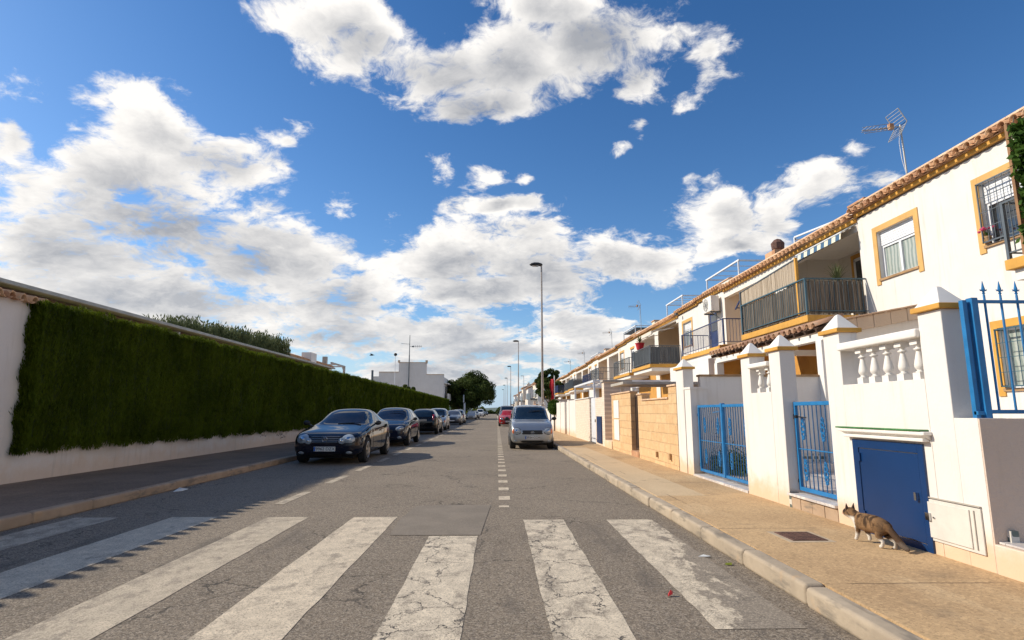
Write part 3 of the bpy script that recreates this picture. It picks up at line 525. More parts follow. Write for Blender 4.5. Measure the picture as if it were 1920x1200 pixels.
# white utility post by the tree
t=thing('post','pale concrete post standing at the kerb under the round tree','post',(-5.7,101,PZ)); MB().box(-5.85,-5.55,100.9,101.1,PZ,2.9).box(-5.95,-5.75,100.8,101.,2.9,4.2).build('shaft','metwhite',t)
t=thing('garden_wall','green screen fence at the end of the climber','fence',(-8,93.5,0)); MB().box(-8.1,-7.9,93,99,0,2.1).build('panel','green',t); MB().box(-8.2,-7.85,92.6,92.9,0,2.6).build('post','concrete',t)
tree('shrub','bright yellow green shrub between the climber and the round tree',(-8.6,96,0),3,1.3,1.5,.7,2.3,2500,.2,'yellowleaf',.08,12,seed=8,cat='shrub')
# shrub heads rising over the climber
tree('shrub','green shrub rising over the far part of the climber before the stepped building',(-9.6,62,0),5,1.1,5.5,.7,3.5,6000,.2,'leaf',.08,26,seed=9,cat='shrub')
# far vegetation at the end of the road
t=thing('treeline','band of bushes across the far end of the road','shrubs',(-20,330,0)); t['kind']='stuff'
C=[];n=16000; x=rng.uniform(-75,70,n); C=np.stack([x,330+rng.uniform(-8,8,n),(2.4+1.1*np.sin(x*.5)+.8*np.sin(x*1.3))*rng.uniform(0,1,n)**.6],1); v,f=leaves(C,rng.normal(size=(n,3)),1.2,.7); o=npmesh('foliage',v,f,'leaf',t)
tree('shrub','yellow green bush at the far end of the road',(-8.5,215,0),3,4.5,4,1.4,1.4,2500,.5,'yellowleaf',.1,20,seed=12,cat='shrub')
# ================================================================ STREET LAMPS
t=thing('street_lamp','nearest tall street lamp, its head over the silver minivan side','street lamp',(2.42,30.5,PZ),'street lamps along the sunny pavement',local=True)
MB().cyl((0,0,0),(0,0,.9),.085,.085,14).cyl((0,0,.9),(0,0,9.1),.072,.042,14).build('pole','pole',t,smooth=False)
MB().box(-.14,.14,-.14,.14,0,.02).build('base_plate','pole',t)
b=MB(); b.cyl((0,0,9.08),(-.16,0,9.16),.035,.035,8); b.build('arm','pole',t)
b=MB(); prof=[(-.70,.10),(-.62,.17),(-.40,.21),(-.15,.2),(.06,.15),(.08,.08),(-.1,.06),(-.6,.06)]
vs=[]; 
for x,w_,zt,zb in [(-.66,.04,9.20,9.17),(-.58,.13,9.25,9.13),(-.40,.17,9.29,9.11),(-.18,.15,9.29,9.11),(.0,.09,9.25,9.12),(.06,.03,9.2,9.15)]:
    vs+=[(x,-w_,(zt+zb)/2),(x,-w_*.7,zt-.01),(x,0,zt),(x,w_*.7,zt-.01),(x,w_,(zt+zb)/2),(x,w_*.8,zb),(x,0,zb-.01),(x,-w_*.8,zb)]
b.add(vs,[(j*8+i,j*8+(i+1)%8,(j+1)*8+(i+1)%8,(j+1)*8+i) for j in range(5) for i in range(8)]+[tuple(range(8))[::-1],tuple(range(40,48))]); b.build('lamp_head','black',t,smooth=True)
b=MB().box(-.50,-.16,-.11,.11,9.085,9.115); b.build('lens','lampglass',t,bevel=.01)
lamp=t
for y,l in [(65,'second street lamp beyond the nearest, over the red car'),(102,'third street lamp along the sunny pavement, far behind the red car'),(138,'fourth street lamp away, a thin far pole with a small head'),(175,'fifth street lamp away, barely thicker than a line'),(210,'farthest visible street lamp at the road end')]:
    dup(lamp,(2.42,y,PZ),0,l)
t=thing('flag_pole_lamp','thin plain pole standing between two street lamps on the sunny side','pole',(5.5,118,0)); MB().cyl((5.5,118,0),(5.5,118,8.6),.06,.04,8).box(4.9,5.5,117.9,118.1,8.55,8.65).build('pole','pole',t)
# ================================================================ CARS
import bmesh
def section(w,zb,zbelt,ztop,c,wt):
    P=[(0,zb),(w*.72,zb),(w*.93,zb+.05),(w*.985,zb+.16),(w,zb+(zbelt-zb)*.52),(w*.985,zb+(zbelt-zb)*.80),(w*.945,zbelt-.005)]
    h=[(w*.88,zbelt+(ztop-zbelt)*.55),(w*.66,zbelt+(ztop-zbelt)*.86),(w*.36,ztop-.004),(0,ztop)]
    k=[(w*.90,zbelt+.03),(wt+.02,ztop-.10),(wt*.82,ztop-.022),(0,ztop)]
    return P+[(h[i][0]*(1-c)+k[i][0]*c,h[i][1]*(1-c)+k[i][1]*c) for i in range(4)]
TYPES={
 # st: y, zb, w(half), zbelt, ztop, cabin factor
 'coupe':dict(L=4.34,H=1.39,wt=.56,axle=(-1.32,1.39),wr=.318,st=[(-2.17,.34,.50,.55,.60,0),(-2.13,.26,.68,.62,.66,0),(-2.02,.20,.79,.68,.735,0),(-1.80,.17,.845,.74,.80,0),(-1.35,.16,.864,.80,.865,0),(-.98,.16,.864,.86,.925,0),(-.80,.16,.864,.885,.965,.08),(-.30,.16,.864,.90,1.22,.72),(.12,.16,.864,.915,1.365,1),(.55,.16,.864,.93,1.39,1),(1.0,.16,.864,.95,1.33,1),(1.5,.17,.855,.97,1.15,.8),(1.84,.19,.83,.98,1.03,.2),(2.03,.24,.77,.93,.985,0),(2.14,.30,.69,.80,.86,0),(2.17,.38,.55,.6,.66,0)],
   hl=[(.555,.625,.155,.105,-.16),(.405,.575,.085,.075,0)],grille=(-.38,.38,.53,.69),low=(-.40,.40,.20,.28),plate=.385,fog=(.58,.29),
   ws=[(-.62,.955),(.62,.955),(.52,1.335),(.3,1.35),(-.3,1.35),(-.52,1.335)],sw=[[(-.62,.955),(.42,.975),(.42,1.33),(.02,1.30),(-.30,1.16)],[(.50,.98),(1.30,1.01),(1.02,1.24),(.50,1.33)]],rw=[(-.55,1.06),(.55,1.06),(.44,1.32),(-.44,1.32)],tl=(.62,.80,.11,.09)),
 'hatch':dict(L=4.1,H=1.47,wt=.57,axle=(-1.22,1.32),wr=.31,st=[(-2.05,.34,.52,.58,.63,0),(-2.0,.24,.70,.66,.71,0),(-1.88,.20,.79,.73,.79,0),(-1.6,.17,.84,.80,.86,0),(-1.2,.16,.86,.86,.93,0),(-.95,.16,.865,.89,.985,.1),(-.45,.16,.865,.92,1.27,.78),(-.02,.16,.865,.94,1.44,1),(.5,.16,.865,.96,1.47,1),(1.2,.16,.865,.98,1.45,1),(1.6,.17,.86,1.0,1.39,1),(1.84,.19,.83,1.0,1.22,.85),(1.97,.24,.79,.95,1.02,.2),(2.04,.30,.74,.78,.85,0),(2.06,.36,.62,.6,.66,0)],
   hl=[(.60,.665,.15,.085,.25)],grille=(-.36,.36,.50,.63),low=(-.5,.5,.22,.36),plate=.43,fog=(.60,.33),
   ws=[(-.64,.98),(.64,.98),(.54,1.40),(.3,1.43),(-.3,1.43),(-.54,1.40)],sw=[[(-.75,.985),(.30,1.0),(.30,1.40),(-.05,1.37),(-.42,1.2)],[(.37,1.0),(1.15,1.03),(1.12,1.38),(.37,1.40)],[(1.22,1.05),(1.62,1.12),(1.5,1.33),(1.2,1.37)]],rw=[(-.60,1.0),(.60,1.0),(.52,1.36),(-.52,1.36)],tl=(.635,.98,.05,.17)),
 'minivan':dict(L=3.55,H=1.55,wt=.60,axle=(-1.10,1.12),wr=.285,st=[(-1.77,.30,.60,.58,.62,0),(-1.73,.24,.70,.66,.70,0),(-1.62,.19,.745,.78,.82,0),(-1.40,.18,.755,.86,.92,0),(-1.05,.17,.76,.91,.985,0),(-.86,.17,.762,.93,1.02,.1),(-.52,.17,.762,.95,1.30,.8),(-.24,.17,.762,.97,1.50,1),(.2,.17,.762,.98,1.55,1),(.9,.17,.762,.99,1.545,1),(1.4,.18,.755,1.0,1.50,1),(1.64,.2,.735,1.0,1.32,.9),(1.74,.26,.70,.9,.98,.2),(1.78,.34,.62,.65,.7,0)],
   hl=[(.545,.625,.15,.11,.1)],grille=(-.36,.36,.51,.65),low=(-.42,.42,.235,.31),plate=.40,fog=(.58,.28),
   ws=[(-.63,1.01),(.63,1.01),(.555,1.44),(.3,1.475),(-.3,1.475),(-.555,1.44)],sw=[[(-.70,1.02),(.10,1.03),(.10,1.45),(-.20,1.43),(-.48,1.25)],[(.17,1.03),(.9,1.04),(.9,1.45),(.17,1.46)],[(.97,1.05),(1.45,1.08),(1.38,1.40),(.97,1.45)]],rw=[(-.56,1.05),(.56,1.05),(.50,1.42),(-.50,1.42)],tl=(.64,.85,.07,.16)),
 'van':dict(L=4.9,H=2.0,wt=.75,axle=(-1.5,1.5),wr=.34,st=[(-2.45,.34,.7,.62,.68,0),(-2.4,.26,.86,.74,.8,0),(-2.2,.2,.93,.95,1.02,0),(-1.9,.18,.95,1.05,1.14,0),(-1.6,.18,.95,1.1,1.25,.2),(-1.2,.18,.95,1.15,1.7,.85),(-.8,.18,.95,1.2,1.97,1),(0,.18,.95,1.2,2.0,1),(1.6,.18,.95,1.2,2.0,1),(2.25,.2,.94,1.2,1.95,1),(2.42,.25,.92,1.1,1.6,.9),(2.46,.34,.85,.8,1.,.2)],
   hl=[(.70,.80,.15,.13,0)],grille=(-.42,.42,.62,.78),low=(-.5,.5,.28,.42),plate=.5,fog=(.68,.4),
   ws=[(-.78,1.22),(.78,1.22),(.70,1.82),(-.70,1.82)],sw=[[(-1.35,1.22),(-.5,1.24),(-.5,1.8),(-.95,1.78)]],rw=[(-.7,1.2),(.7,1.2),(.65,1.8),(-.65,1.8)],tl=(.85,.9,.06,.2)),
}
CACHE={}
def body_mesh(kind):
    T=TYPES[kind]; st=T['st']; V=[];F=[]
    for (y,zb,w,zbl,zt,c) in st:
        s=section(w,zb,zbl,zt,c,T['wt']); V+=[(x,y,z) for x,z in s]+[(-x,y,z) for x,z in s[-2:0:-1]]
    n=20
    for j in range(len(st)-1):
        for i in range(n): F.append((j*n+i,j*n+(i+1)%n,(j+1)*n+(i+1)%n,(j+1)*n+i))
    F+=[tuple(range(n))[::-1],tuple(range((len(st)-1)*n,len(st)*n))]
    me=bpy.data.meshes.new('b'); me.from_pydata(V,[],F); bm=bmesh.new(); bm.from_mesh(me); bmesh.ops.recalc_face_normals(bm,faces=bm.faces); bm.to_mesh(me); bm.free()
    o=bpy.data.objects.new('b',me); COL.objects.link(o); sub=o.modifiers.new('s','SUBSURF'); sub.levels=2; sub.render_levels=2
    dg=bpy.context.evaluated_depsgraph_get(); solid=bpy.data.meshes.new_from_object(o.evaluated_get(dg)); bv=BVHTree.FromPolygons([v.co.copy() for v in solid.vertices],[tuple(p.vertices) for p in solid.polygons])
    cut=MB(); r=T['wr']+.055
    for ya in T['axle']:
        for s in(-1,1): cut.cyl((s*.50,ya,T['wr']),(s*1.2,ya,T['wr']),r,r,n=36)
    co=cut.build('c','black'); bo=o.modifiers.new('b','BOOLEAN'); bo.object=co; bo.operation='DIFFERENCE'; bo.solver='EXACT'
    dg=bpy.context.evaluated_depsgraph_get(); dg.update(); me=bpy.data.meshes.new_from_object(o.evaluated_get(dg)); bpy.data.objects.remove(o); bpy.data.objects.remove(co)
    for p in me.polygons: p.use_smooth=True
    return me,bv
def hit(bv,ax,s,a,b):
    # ax 0: cast along x from side s ; ax 1: cast along y from end s (-1 front)
    if ax==0: o=Vector((s*3,a,b)); d=Vector((-s,0,0))
    else: o=Vector((a,s*5,b)); d=Vector((0,-s,0))
    r=bv.ray_cast(o,d)
    return r
def patch(b,bv,ax,s,poly,off=.004,rings=7,dome=0,m=0,dens=.06):
    pts=[]; n0=len(poly)
    for i in range(n0):
        p,q=Vector(poly[i]),Vector(poly[(i+1)%n0]); k=max(1,int((q-p).length/dens)); pts+=[p+(q-p)*j/k for j in range(k)]
    c=sum(pts,Vector((0,0)))/len(pts); n=len(pts); vs=[]; ok=True
    for r in range(rings+1):
        f=1-r/rings
        for p in (pts if r<rings else [c]):
            g_=c+(p-c)*f; h=hit(bv,ax,s,g_[0],g_[1])
            if h[0] is None: return
            vs.append(h[0]+h[1]*((off+dome*(1-f*f)) if f<.999 else off*.0))
    fs=[]
    for r in range(rings-1): fs+=[(r*n+i,r*n+(i+1)%n,(r+1)*n+(i+1)%n,(r+1)*n+i) for i in range(n)]
    r=rings-1; fs+=[(r*n+i,r*n+(i+1)%n,rings*n) for i in range(n)]
    b.add(vs,fs,m)
def ell(cx,cz,a,b_,rot=0,n=20,sq=1): 
    return [(cx+math.cos(t)*a*math.cos(rot)-math.sin(t)*b_*math.sin(rot),cz+math.cos(t)*a*math.sin(rot)+math.sin(t)*b_*math.cos(rot)) for t in (2*math.pi*i/n for i in range(n))]
def rrect(x0,x1,z0,z1,r=.03,n=4):
    out=[]
    for cx,cz,a0 in((x1-r,z1-r,0),(x0+r,z1-r,90),(x0+r,z0+r,180),(x1-r,z0+r,270)): out+=[(cx+r*math.cos(R(a0+90*i/n)),cz+r*math.sin(R(a0+90*i/n))) for i in range(n+1)]
    return out
def car(kind,paint,loc,rotz,label,plate=None,group='cars parked along the shaded kerb',detail=2,rails=False,trim='black',star=False,rimm='alloy'):
    T=TYPES[kind]
    if kind not in CACHE: CACHE[kind]=body_mesh(kind)
    me0,bv=CACHE[kind]; me=me0.copy(); me.materials.clear(); me.materials.append(paint)
    t=thing('parked_car',label,'car',(loc[0],loc[1],0),group,local=True); t.rotation_euler=(0,0,rotz)
    o=bpy.data.objects.new('body',me); COL.objects.link(o); o.parent=t; ORG[o.name]=Vector((0,0,0))
    L=T['L']; wr=T['wr']; ends=TYPES[kind]
    b=MB()
    for ya in T['axle']: b.box(-.66,.66,ya-.34,ya+.34,.19,wr*1.9)
    b.box(-.62,.62,-L/2+.3,L/2-.3,.15,.24); b.build('underbody','under',t)
    # windows
    grow=lambda P_,k,kz: [((x_-sum(p[0] for p in P_)/len(P_))*k+sum(p[0] for p in P_)/len(P_),(z_-sum(p[1] for p in P_)/len(P_))*kz+sum(p[1] for p in P_)/len(P_)) for x_,z_ in P_]
    b=MB(); patch(b,bv,1,-1,grow(T['ws'],1.05,1.09),.003,9); b.build('windscreen_seal','under',t,smooth=True)
    b=MB(); patch(b,bv,1,-1,T['ws'],.006,9); b.build('windscreen','carglass',t,smooth=True)
    b=MB(); patch(b,bv,1,1,T['rw'],.006,8); b.build('rear_window','carglass',t,smooth=True)
    for s in(-1,1):
        for poly in T['sw']:
            b=MB(); patch(b,bv,0,s,poly,.005,6); b.build('side_window','carglass',t,smooth=True)
    # lights
    for s in(-1,1):
        f=MB()
        for (cx,cz,a,bb,rot) in T['hl']:
            patch(f,bv,1,-1,ell(s*cx,cz,a,bb,s*rot),.006,4,.014)
        hb=MB()
        for (cx,cz,a,bb,rot) in T['hl']: patch(hb,bv,1,-1,ell(s*cx,cz,a*1.13,bb*1.15,s*rot),.002,4)
        hb.build('headlight_seal','under',t,smooth=True)
        h=f.build('headlight','lampglass',t,smooth=True)
        if detail>1:
            f=MB()
            for (cx,cz,a,bb,rot) in T['hl']: patch(f,bv,1,-1,ell(s*cx*1.0,cz,a*.5,bb*.5,0),.020,3,.006)
            f.build('reflector','chrome',h,smooth=True)
            if kind=='minivan':
                f=MB(); patch(f,bv,1,-1,ell(s*.655,.62,.04,.085,0),.018,3,.006); f.build('indicator','orange',h,smooth=True)
            f=MB(); fx,fz=T['fog']; patch(f,bv,1,-1,ell(s*fx,fz,.075,.035 if kind=='coupe' else .05),.006,3,.008); f.build('fog_lamp','lampglass',t,smooth=True)
        f=MB(); x,z,a,h_=T['tl']; patch(f,bv,1,1,rrect(s*x-a,s*x+a,z-h_,z+h_,.03),.008,4,.01); f.build('tail_light','redlens',t,smooth=True)
        # mirror
        sy=-L/2+ (1.52 if kind!='minivan' else 1.22) +(.2 if kind=='van' else 0); zb=[q for q in T['st'] if q[5]>=.7][0][3]; f=MB(); x0=s*(T['st'][6][2]*.93)
        f.bar((x0,sy,zb+.0),(x0+s*.10,sy-.01,zb+.06),.05,.03); f.build('mirror','black',t)
        cc=Vector((x0+s*.155,sy,zb+.085)); vs=[];rg=[(-.045,.3),(-.03,.85),(0,1),(.03,.92),(.045,.75)]
        f=MB()
        for dy,k in rg: vs+=[cc+Vector((math.cos(a_)*.095*k,dy,math.sin(a_)*.062*k)) for a_ in (2*math.pi*i/12 for i in range(12))]
        f.add(vs,[(j*12+i,j*12+(i+1)%12,(j+1)*12+(i+1)%12,(j+1)*12+i) for j in range(4) for i in range(12)]+[tuple(range(12))[::-1],tuple(range(48,60))]); f.build('mirror_housing',paint if trim!='black' else 'black',t,smooth=True)
    # grille, lower intake
    x0,x1,z0,z1=T['grille']; f=MB(); patch(f,bv,1,-1,rrect(x0,x1,z0,z1,.04),.003,4); gr=f.build('grille','black',t,smooth=True)
    if detail>1 and kind=='coupe':
        f=MB()
        for k in range(4):
            z=z0+.022+(z1-z0-.044)*k/3; pts=[hit(bv,1,-1,x,z) for x in np.linspace(x0+.04+.02*(3-k)*.6,x1-.04-.02*(3-k)*.6,9)]
            f.tube([h[0]+h[1]*.012 for h in pts],.0085,6)
        f.build('slat','alloy',gr)
        h=hit(bv,1,-1,0,(z0+z1)/2); f=MB(); P=h[0]+Vector((0,-.03,0))
        pr=[(P.x+math.cos(a)*.058,P.y,P.z+math.sin(a)*.058) for a in (2*math.pi*i/20 for i in range(21))]; f.tube(pr,.006,6)
        for a in (90,210,330): f.bar(P,P+Vector((math.cos(R(a)),0,math.sin(R(a))))*.058,.008)
        f.build('emblem','chrome',gr)
    elif detail>1:
        h=hit(bv,1,-1,0,(z0+z1)/2); f=MB(); P=h[0]+Vector((0,-.012,0)); f.tube([(P.x+math.cos(a)*.055,P.y,P.z+math.sin(a)*.032) for a in (2*math.pi*i/16 for i in range(17))],.006,5); f.bar(P+Vector((-.02,0,-.022)),P+Vector((-.012,0,.022)),.008).bar(P+Vector((.012,0,-.022)),P+Vector((.02,0,.022)),.008).bar(P+Vector((-.018,0,-.004)),P+Vector((.018,0,.004)),.008); f.build('emblem','chrome',gr)
    x0,x1,z0,z1=T['low']; f=MB(); patch(f,bv,1,-1,rrect(x0,x1,z0,z1,.03),.003,3); f.build('lower_intake','black',t,smooth=True)
    # number plate
    ends_=[-1] if detail>1 else [-1]
    for s in (-1,1):
        zp=T['plate'] if s<0 else .80 if kind=='hatch' else .62
        h=hit(bv,1,s,0,zp); y=h[0].y+s*.016
        f=MB().box(-.26,.26,min(y,y-s*.02),max(y,y-s*.02),zp-.055,zp+.055); p=f.build('number_plate','platew' if s<0 else 'concrete',t,bevel=.004)
        if detail>1 and s<0:
            yy=y+s*.003; MB().box(-.255,-.215,yy-.001,yy+.002,zp-.05,zp+.05).build('country_band','plateb',p)
            if plate: text(plate,.105,'plate_text','ink',Vector((.022,yy-.001,zp)),(R(90),0,0),p)
    # wheels
    for ya in T['axle']:
        for s in(-1,1):
            wx=s*(T['st'][6][2]-.10); f=MB(); prof=[(wr*.62,-.095),(wr*.93,-.1),(wr,-.075),(wr,.075),(wr*.93,.1),(wr*.62,.095)]
            vs=[];n=28
            for r_,dx_ in prof: vs+=[(wx+dx_*s,ya+math.cos(a)*r_,wr+math.sin(a)*r_) for a in (2*math.pi*i/n for i in range(n))]
            f.add(vs,[(j*n+i,j*n+(i+1)%n,(j+1)*n+(i+1)%n,(j+1)*n+i) for j in range(5) for i in range(n)]+[tuple(range(n))[::-1],tuple(range(5*n,6*n))]); wh=f.build('wheel','tyre',t,smooth=False)
            f=MB(); ox=wx+s*.088
            vs=[]; 
            for r_,dx_ in [(wr*.66,.016),(wr*.62,.022),(wr*.57,.004),(wr*.55,-.05)]: vs+=[(ox+dx_*s,ya+math.cos(a)*r_,wr+math.sin(a)*r_) for a in (2*math.pi*i/n for i in range(n))]
            f.add(vs,[(j*n+i,j*n+(i+1)%n,(j+1)*n+(i+1)%n,(j+1)*n+i) for j in range(3) for i in range(n)])
            ns=7 if kind=='coupe' else 6
            for k in range(ns):
                a=2*math.pi*k/ns+.2; f.bar((ox+s*.012,ya,wr),(ox+s*.006,ya+math.cos(a)*wr*.6,wr+math.sin(a)*wr*.6),.030,.055)
            f.cyl((ox,ya,wr),(ox+s*.022,ya,wr),wr*.16,wr*.13,n=14); f.build('rim',rimm,wh)
            if detail>1: MB().cyl((ox-s*.06,ya,wr),(ox-s*.04,ya,wr),wr*.56,wr*.56,n=24).build('brake_disc','under',wh)
    if detail>1:
        # panel gaps and handles
        ys=[T['sw'][0][0][0]-.02,T['sw'][0][1][0]+.035]+([T['sw'][1][1][0]+.03] if kind!='coupe' else []); zl=T['st'][5][3]
        for s in(-1,1):
            for yv in ys:
                pts=[hit(bv,0,s,yv,z_)[0] for z_ in np.linspace(.26,zl,9)]; pts=[p for p in pts if p]
                MB().tube(pts,.0042,5).build('panel_gap','under',t)
            pts=[]
            for (y,zb,w_,zbl,zt,c) in T['st'][2:6]: pts.append(bv.ray_cast(Vector((s*w_*.74,y,3)),Vector((0,0,-1)))[0])
            MB().tube(pts,.004,5).build('bonnet_gap','under',t)
        for s in(-1,1):
            for yv in ys[1:]:
                h=hit(bv,0,s,yv-.12,zl-.10); h2=hit(bv,0,s,yv-.26,zl-.10)
                MB().bar(h[0]+h[1]*.018,h2[0]+h2[1]*.018,.022,.02).build('door_handle',paint,t,bevel=.004)
            b=MB(); b.bar((s*.06-.0,T['st'][6][0]-.04,T['st'][6][4]+.005),(s*.06+.48*(1 if s>0 else .86),T['st'][6][0]+.02,T['st'][6][4]-.005+.03),.014,.014); b.build('wiper','black',t)
    if rails:
        for s in(-1,1):
            x=s*T['wt']*.93; f=MB(); f.tube([(x,-.28,1.52),(x,-.18,1.585),(x,.3,1.61),(x,.9,1.605),(x,1.3,1.58),(x,1.4,1.50)],.014,8); f.build('roof_rail','alloy',t,smooth=True)
        f=MB().bar((-.45,-1.785,.475),(.45,-1.785,.475),.01)
    return t
navy=paintcar('dark_navy_car_paint',(.004,.006,.016),.0,.5,.03); bluegrey=paintcar('dark_blue_car_paint',(.006,.011,.028),.0,.5,.03); blackp=paintcar('black_car_paint',(.006,.006,.007),.0,.5,.03)
silver=paintcar('silver_car_paint',(.40,.42,.43),.75,.36); red=paintcar('red_car_paint',(.33,.005,.010),.0,.5); whitep=paintcar('white_car_paint',(.62,.63,.64),.0,.4); bluesil=paintcar('pale_blue_car_paint',(.30,.36,.42),.6,.35); grey=paintcar('grey_car_paint',(.08,.085,.095),.5,.34)
car('coupe',navy,(-4.19,16.42),0,'dark navy coupe with round twin headlights, first car beside the climber wall','9962 DZX')
car('hatch',bluegrey,(-4.22,23.6),0,'dark blue hatchback facing us, right behind the navy coupe','1284 FKL')
t=car('hatch',blackp,(-4.28,35.1),math.pi,'black hatchback with tall red tail lights, parked facing away','7315 DRT')
car('minivan',bluesil,(-4.3,42.0),0,'tall pale blue silver car facing us just behind the black hatchback','6120 CDS')
car('hatch',grey,(-4.4,58.4),0,'grey hatchback behind the pale blue silver car',detail=1)
car('minivan',bluesil,(-4.4,66.5),math.pi,'pale boxy car before the round tree, its back towards us',detail=1)
car('hatch',whitep,(-4.4,99),0,'white car facing us under the round tree',detail=1)
car('hatch',grey,(-4.2,110),0,'dark car half hidden behind the white car under the tree',detail=1)
car('van',whitep,(-4.4,150),0,'tall white van far down the shaded kerb',detail=1)
car('hatch',blackp,(-4.3,172),0,'small dark car beyond the white van',detail=1)
car('hatch',bluegrey,(-4.3,215),0,'farthest dark car on the left side of the road',detail=1)
car('minivan',silver,(1.22,21.62),0,'silver minivan with roof rails facing us on the sunny side','3934 CCM','cars parked along the sunny kerb',rails=True)
car('hatch',red,(1.0,53.0),0,'red hatchback behind the silver minivan','2043 GHB','cars parked along the sunny kerb')
car('van',grey,(1.15,66),0,'tall dark grey van hidden mostly behind the silver minivan',None,'cars parked along the sunny kerb',detail=1)
# ================================================================ SUNNY SIDE: FRONT WALLS AND GATES
WT=.20; X0=WX; X1=WX+WT
def cap(t,y0,y1,z,x0=X0,x1=X1,over=.035,h=.17):
    a,b_,c,d=x0-over,x1+over,y0-over,y1+over
    MB().box(a,b_,c,d,z,z+.045).build('cap_slab','ochre',t,bevel=.006)
    xm,ym=(x0+x1)/2,(y0+y1)/2; e=.022
    MB().add([(a+.02,c+.02,z+.045),(b_-.02,c+.02,z+.045),(b_-.02,d-.02,z+.045),(a+.02,d-.02,z+.045),(xm-e,ym-e,z+.045+h-.012),(xm+e,ym-e,z+.045+h-.012),(xm+e,ym+e,z+.045+h-.012),(xm-e,ym+e,z+.045+h-.012),(xm,ym,z+.045+h)],[(3,2,1,0),(0,1,5,4),(1,2,6,5),(2,3,7,6),(3,0,4,7),(4,5,8),(5,6,8),(6,7,8),(7,4,8)]).build('cap_pyramid','trimwhite',t,bevel=.006)
def pillar(t,y0,y1,ztop): 
    MB().box(X0,X1,y0,y1,0,ztop).build('pillar','white',t,bevel=.008); cap(t,y0,y1,ztop)
def baluster(t,x,y,z0,z1,s=1.):
    h=z1-z0; w=.036*s
    b=MB(); b.box(x-w,x+w,y-w,y+w,z0,z0+h*.17).box(x-w,x+w,y-w,y+w,z1-h*.14,z1)
    k=[(.80,.17),(.95,.19),(.55,.215),(.75,.25),(1.0,.30),(1.02,.36),(.88,.46),(.66,.58),(.48,.68),(.42,.72),(.85,.735),(.85,.765),(.45,.785),(.42,.82),(.75,.85),(.75,.86)]
    b.lathe((x,y,z0),[(a*w,zz*h) for a,zz in k],16); o=b.build('baluster','trimwhite',t,smooth=False)
    for p in o.data.polygons[12:]: p.use_smooth=True
# --- near wall with the blue meter door
t=thing('front_wall','white front wall with the big blue door, balusters and two capped pillars, nearest us','wall',(WX,5.1,0))
pillar(t,4.46,4.72,2.11); pillar(t,5.86,6.15,2.11)
def wallpanel(b,y0,y1,z0,z1,holes,x=X0,dep=.05,th=WT):
    ys=sorted({y0,y1,*[h[0] for h in holes],*[h[1] for h in holes]}); zs=sorted({z0,z1,*[h[2] for h in holes],*[h[3] for h in holes]})
    for a,b1 in zip(ys,ys[1:]):
        for c,d in zip(zs,zs[1:]):
            if any(h[0]-1e-6<=a and b1<=h[1]+1e-6 and h[2]-1e-6<=c and d<=h[3]+1e-6 for h in holes): continue
            b.quad((x,b1,c),(x,a,c),(x,a,d),(x,b1,d))
    for (a,b1,c,d) in holes:
        e=x+dep; b.quad((x,a,c),(e,a,c),(e,a,d),(x,a,d)); b.quad((x,b1,c),(e,b1,c),(e,b1,d),(x,b1,d)); b.quad((x,a,c),(x,b1,c),(e,b1,c),(e,a,c)); b.quad((x,a,d),(x,b1,d),(e,b1,d),(e,a,d))
    return b
MB().box(X0,X1,4.72,5.86,0,1.555).build('wall','white',t)
b=MB().box(X0-.04,X1-.02,4.715,5.857,1.905,1.985); b.build('handrail','trimwhite',t,bevel=.018)
for y in (4.82,5.02,5.22,5.41,5.59): baluster(t,X0+.055,y,1.555,1.905,1.2)
# door
dd=MB().box(X0-.022,X0+.02,4.80,5.74,.115,1.02); 
MB().box(X0-.018,X0,4.81,4.875,.11,1.01).box(X0-.018,X0,5.685,5.77,.11,1.01).box(X0-.018,X0,4.875,5.685,.93,1.01).box(X0-.018,X0,4.875,5.685,.11,.185).build('door_frame','navy',t,bevel=.003)
d=MB().box(X0-.012,X0-.002,4.883,5.677,.192,.922).build('door_leaf','navy',t,bevel=.002)
MB().cyl((X0-.012,4.93,.555),(X0-.034,4.93,.555),.014,.014,12).box(X0-.04,X0-.012,4.918,4.942,.535,.60).build('lock','chrome',d)
MB().box(X0-.026,X0-.01,5.655,5.69,.25,.33).box(X0-.026,X0-.01,5.655,5.69,.80,.88).build('hinge','navy',d)
# ledge with green tile over the door
MB().box(X0-.075,X0,4.70,5.90,1.085,1.115).extr([(X0-.075,1.085),(X0,1.045),(X0,1.085)],1,4.72,5.86).box(X0-.06,X0,4.74,5.84,1.03,1.06).build('ledge','trimwhite',t,bevel=.006)
b=MB()
for i in range(8): b.box(X0-.082,X0+.0,4.735+i*.15,4.735+i*.15+.147,1.117,1.132)
b.build('ledge_tile','green',t,bevel=.004)
# service hatch
M['hatch']=mat('aged_plastic',(.62,.575,.52),.6,.1,3,dirt=.3); MB().box(X0-.012,X0-.0,4.30,4.845,.235,.565).build('hatch','hatch',t,bevel=.004)
h=MB().box(X0-.022,X0-.012,4.40,4.82,.26,.545).build('hatch_lid','hatch',t,bevel=.004); MB().box(X0-.04,X0-.02,4.79,4.835,.395,.455).cyl((X0-.032,4.755,.425),(X0-.02,4.755,.425),.008,.008,8).build('lock','chrome',h)
MB().box(X0-.016,X0,4.30,4.845,.575,.583).box(X0-.02,X0-.010,4.355,4.362,.26,.545).build('hatch_rim','concrete',t)
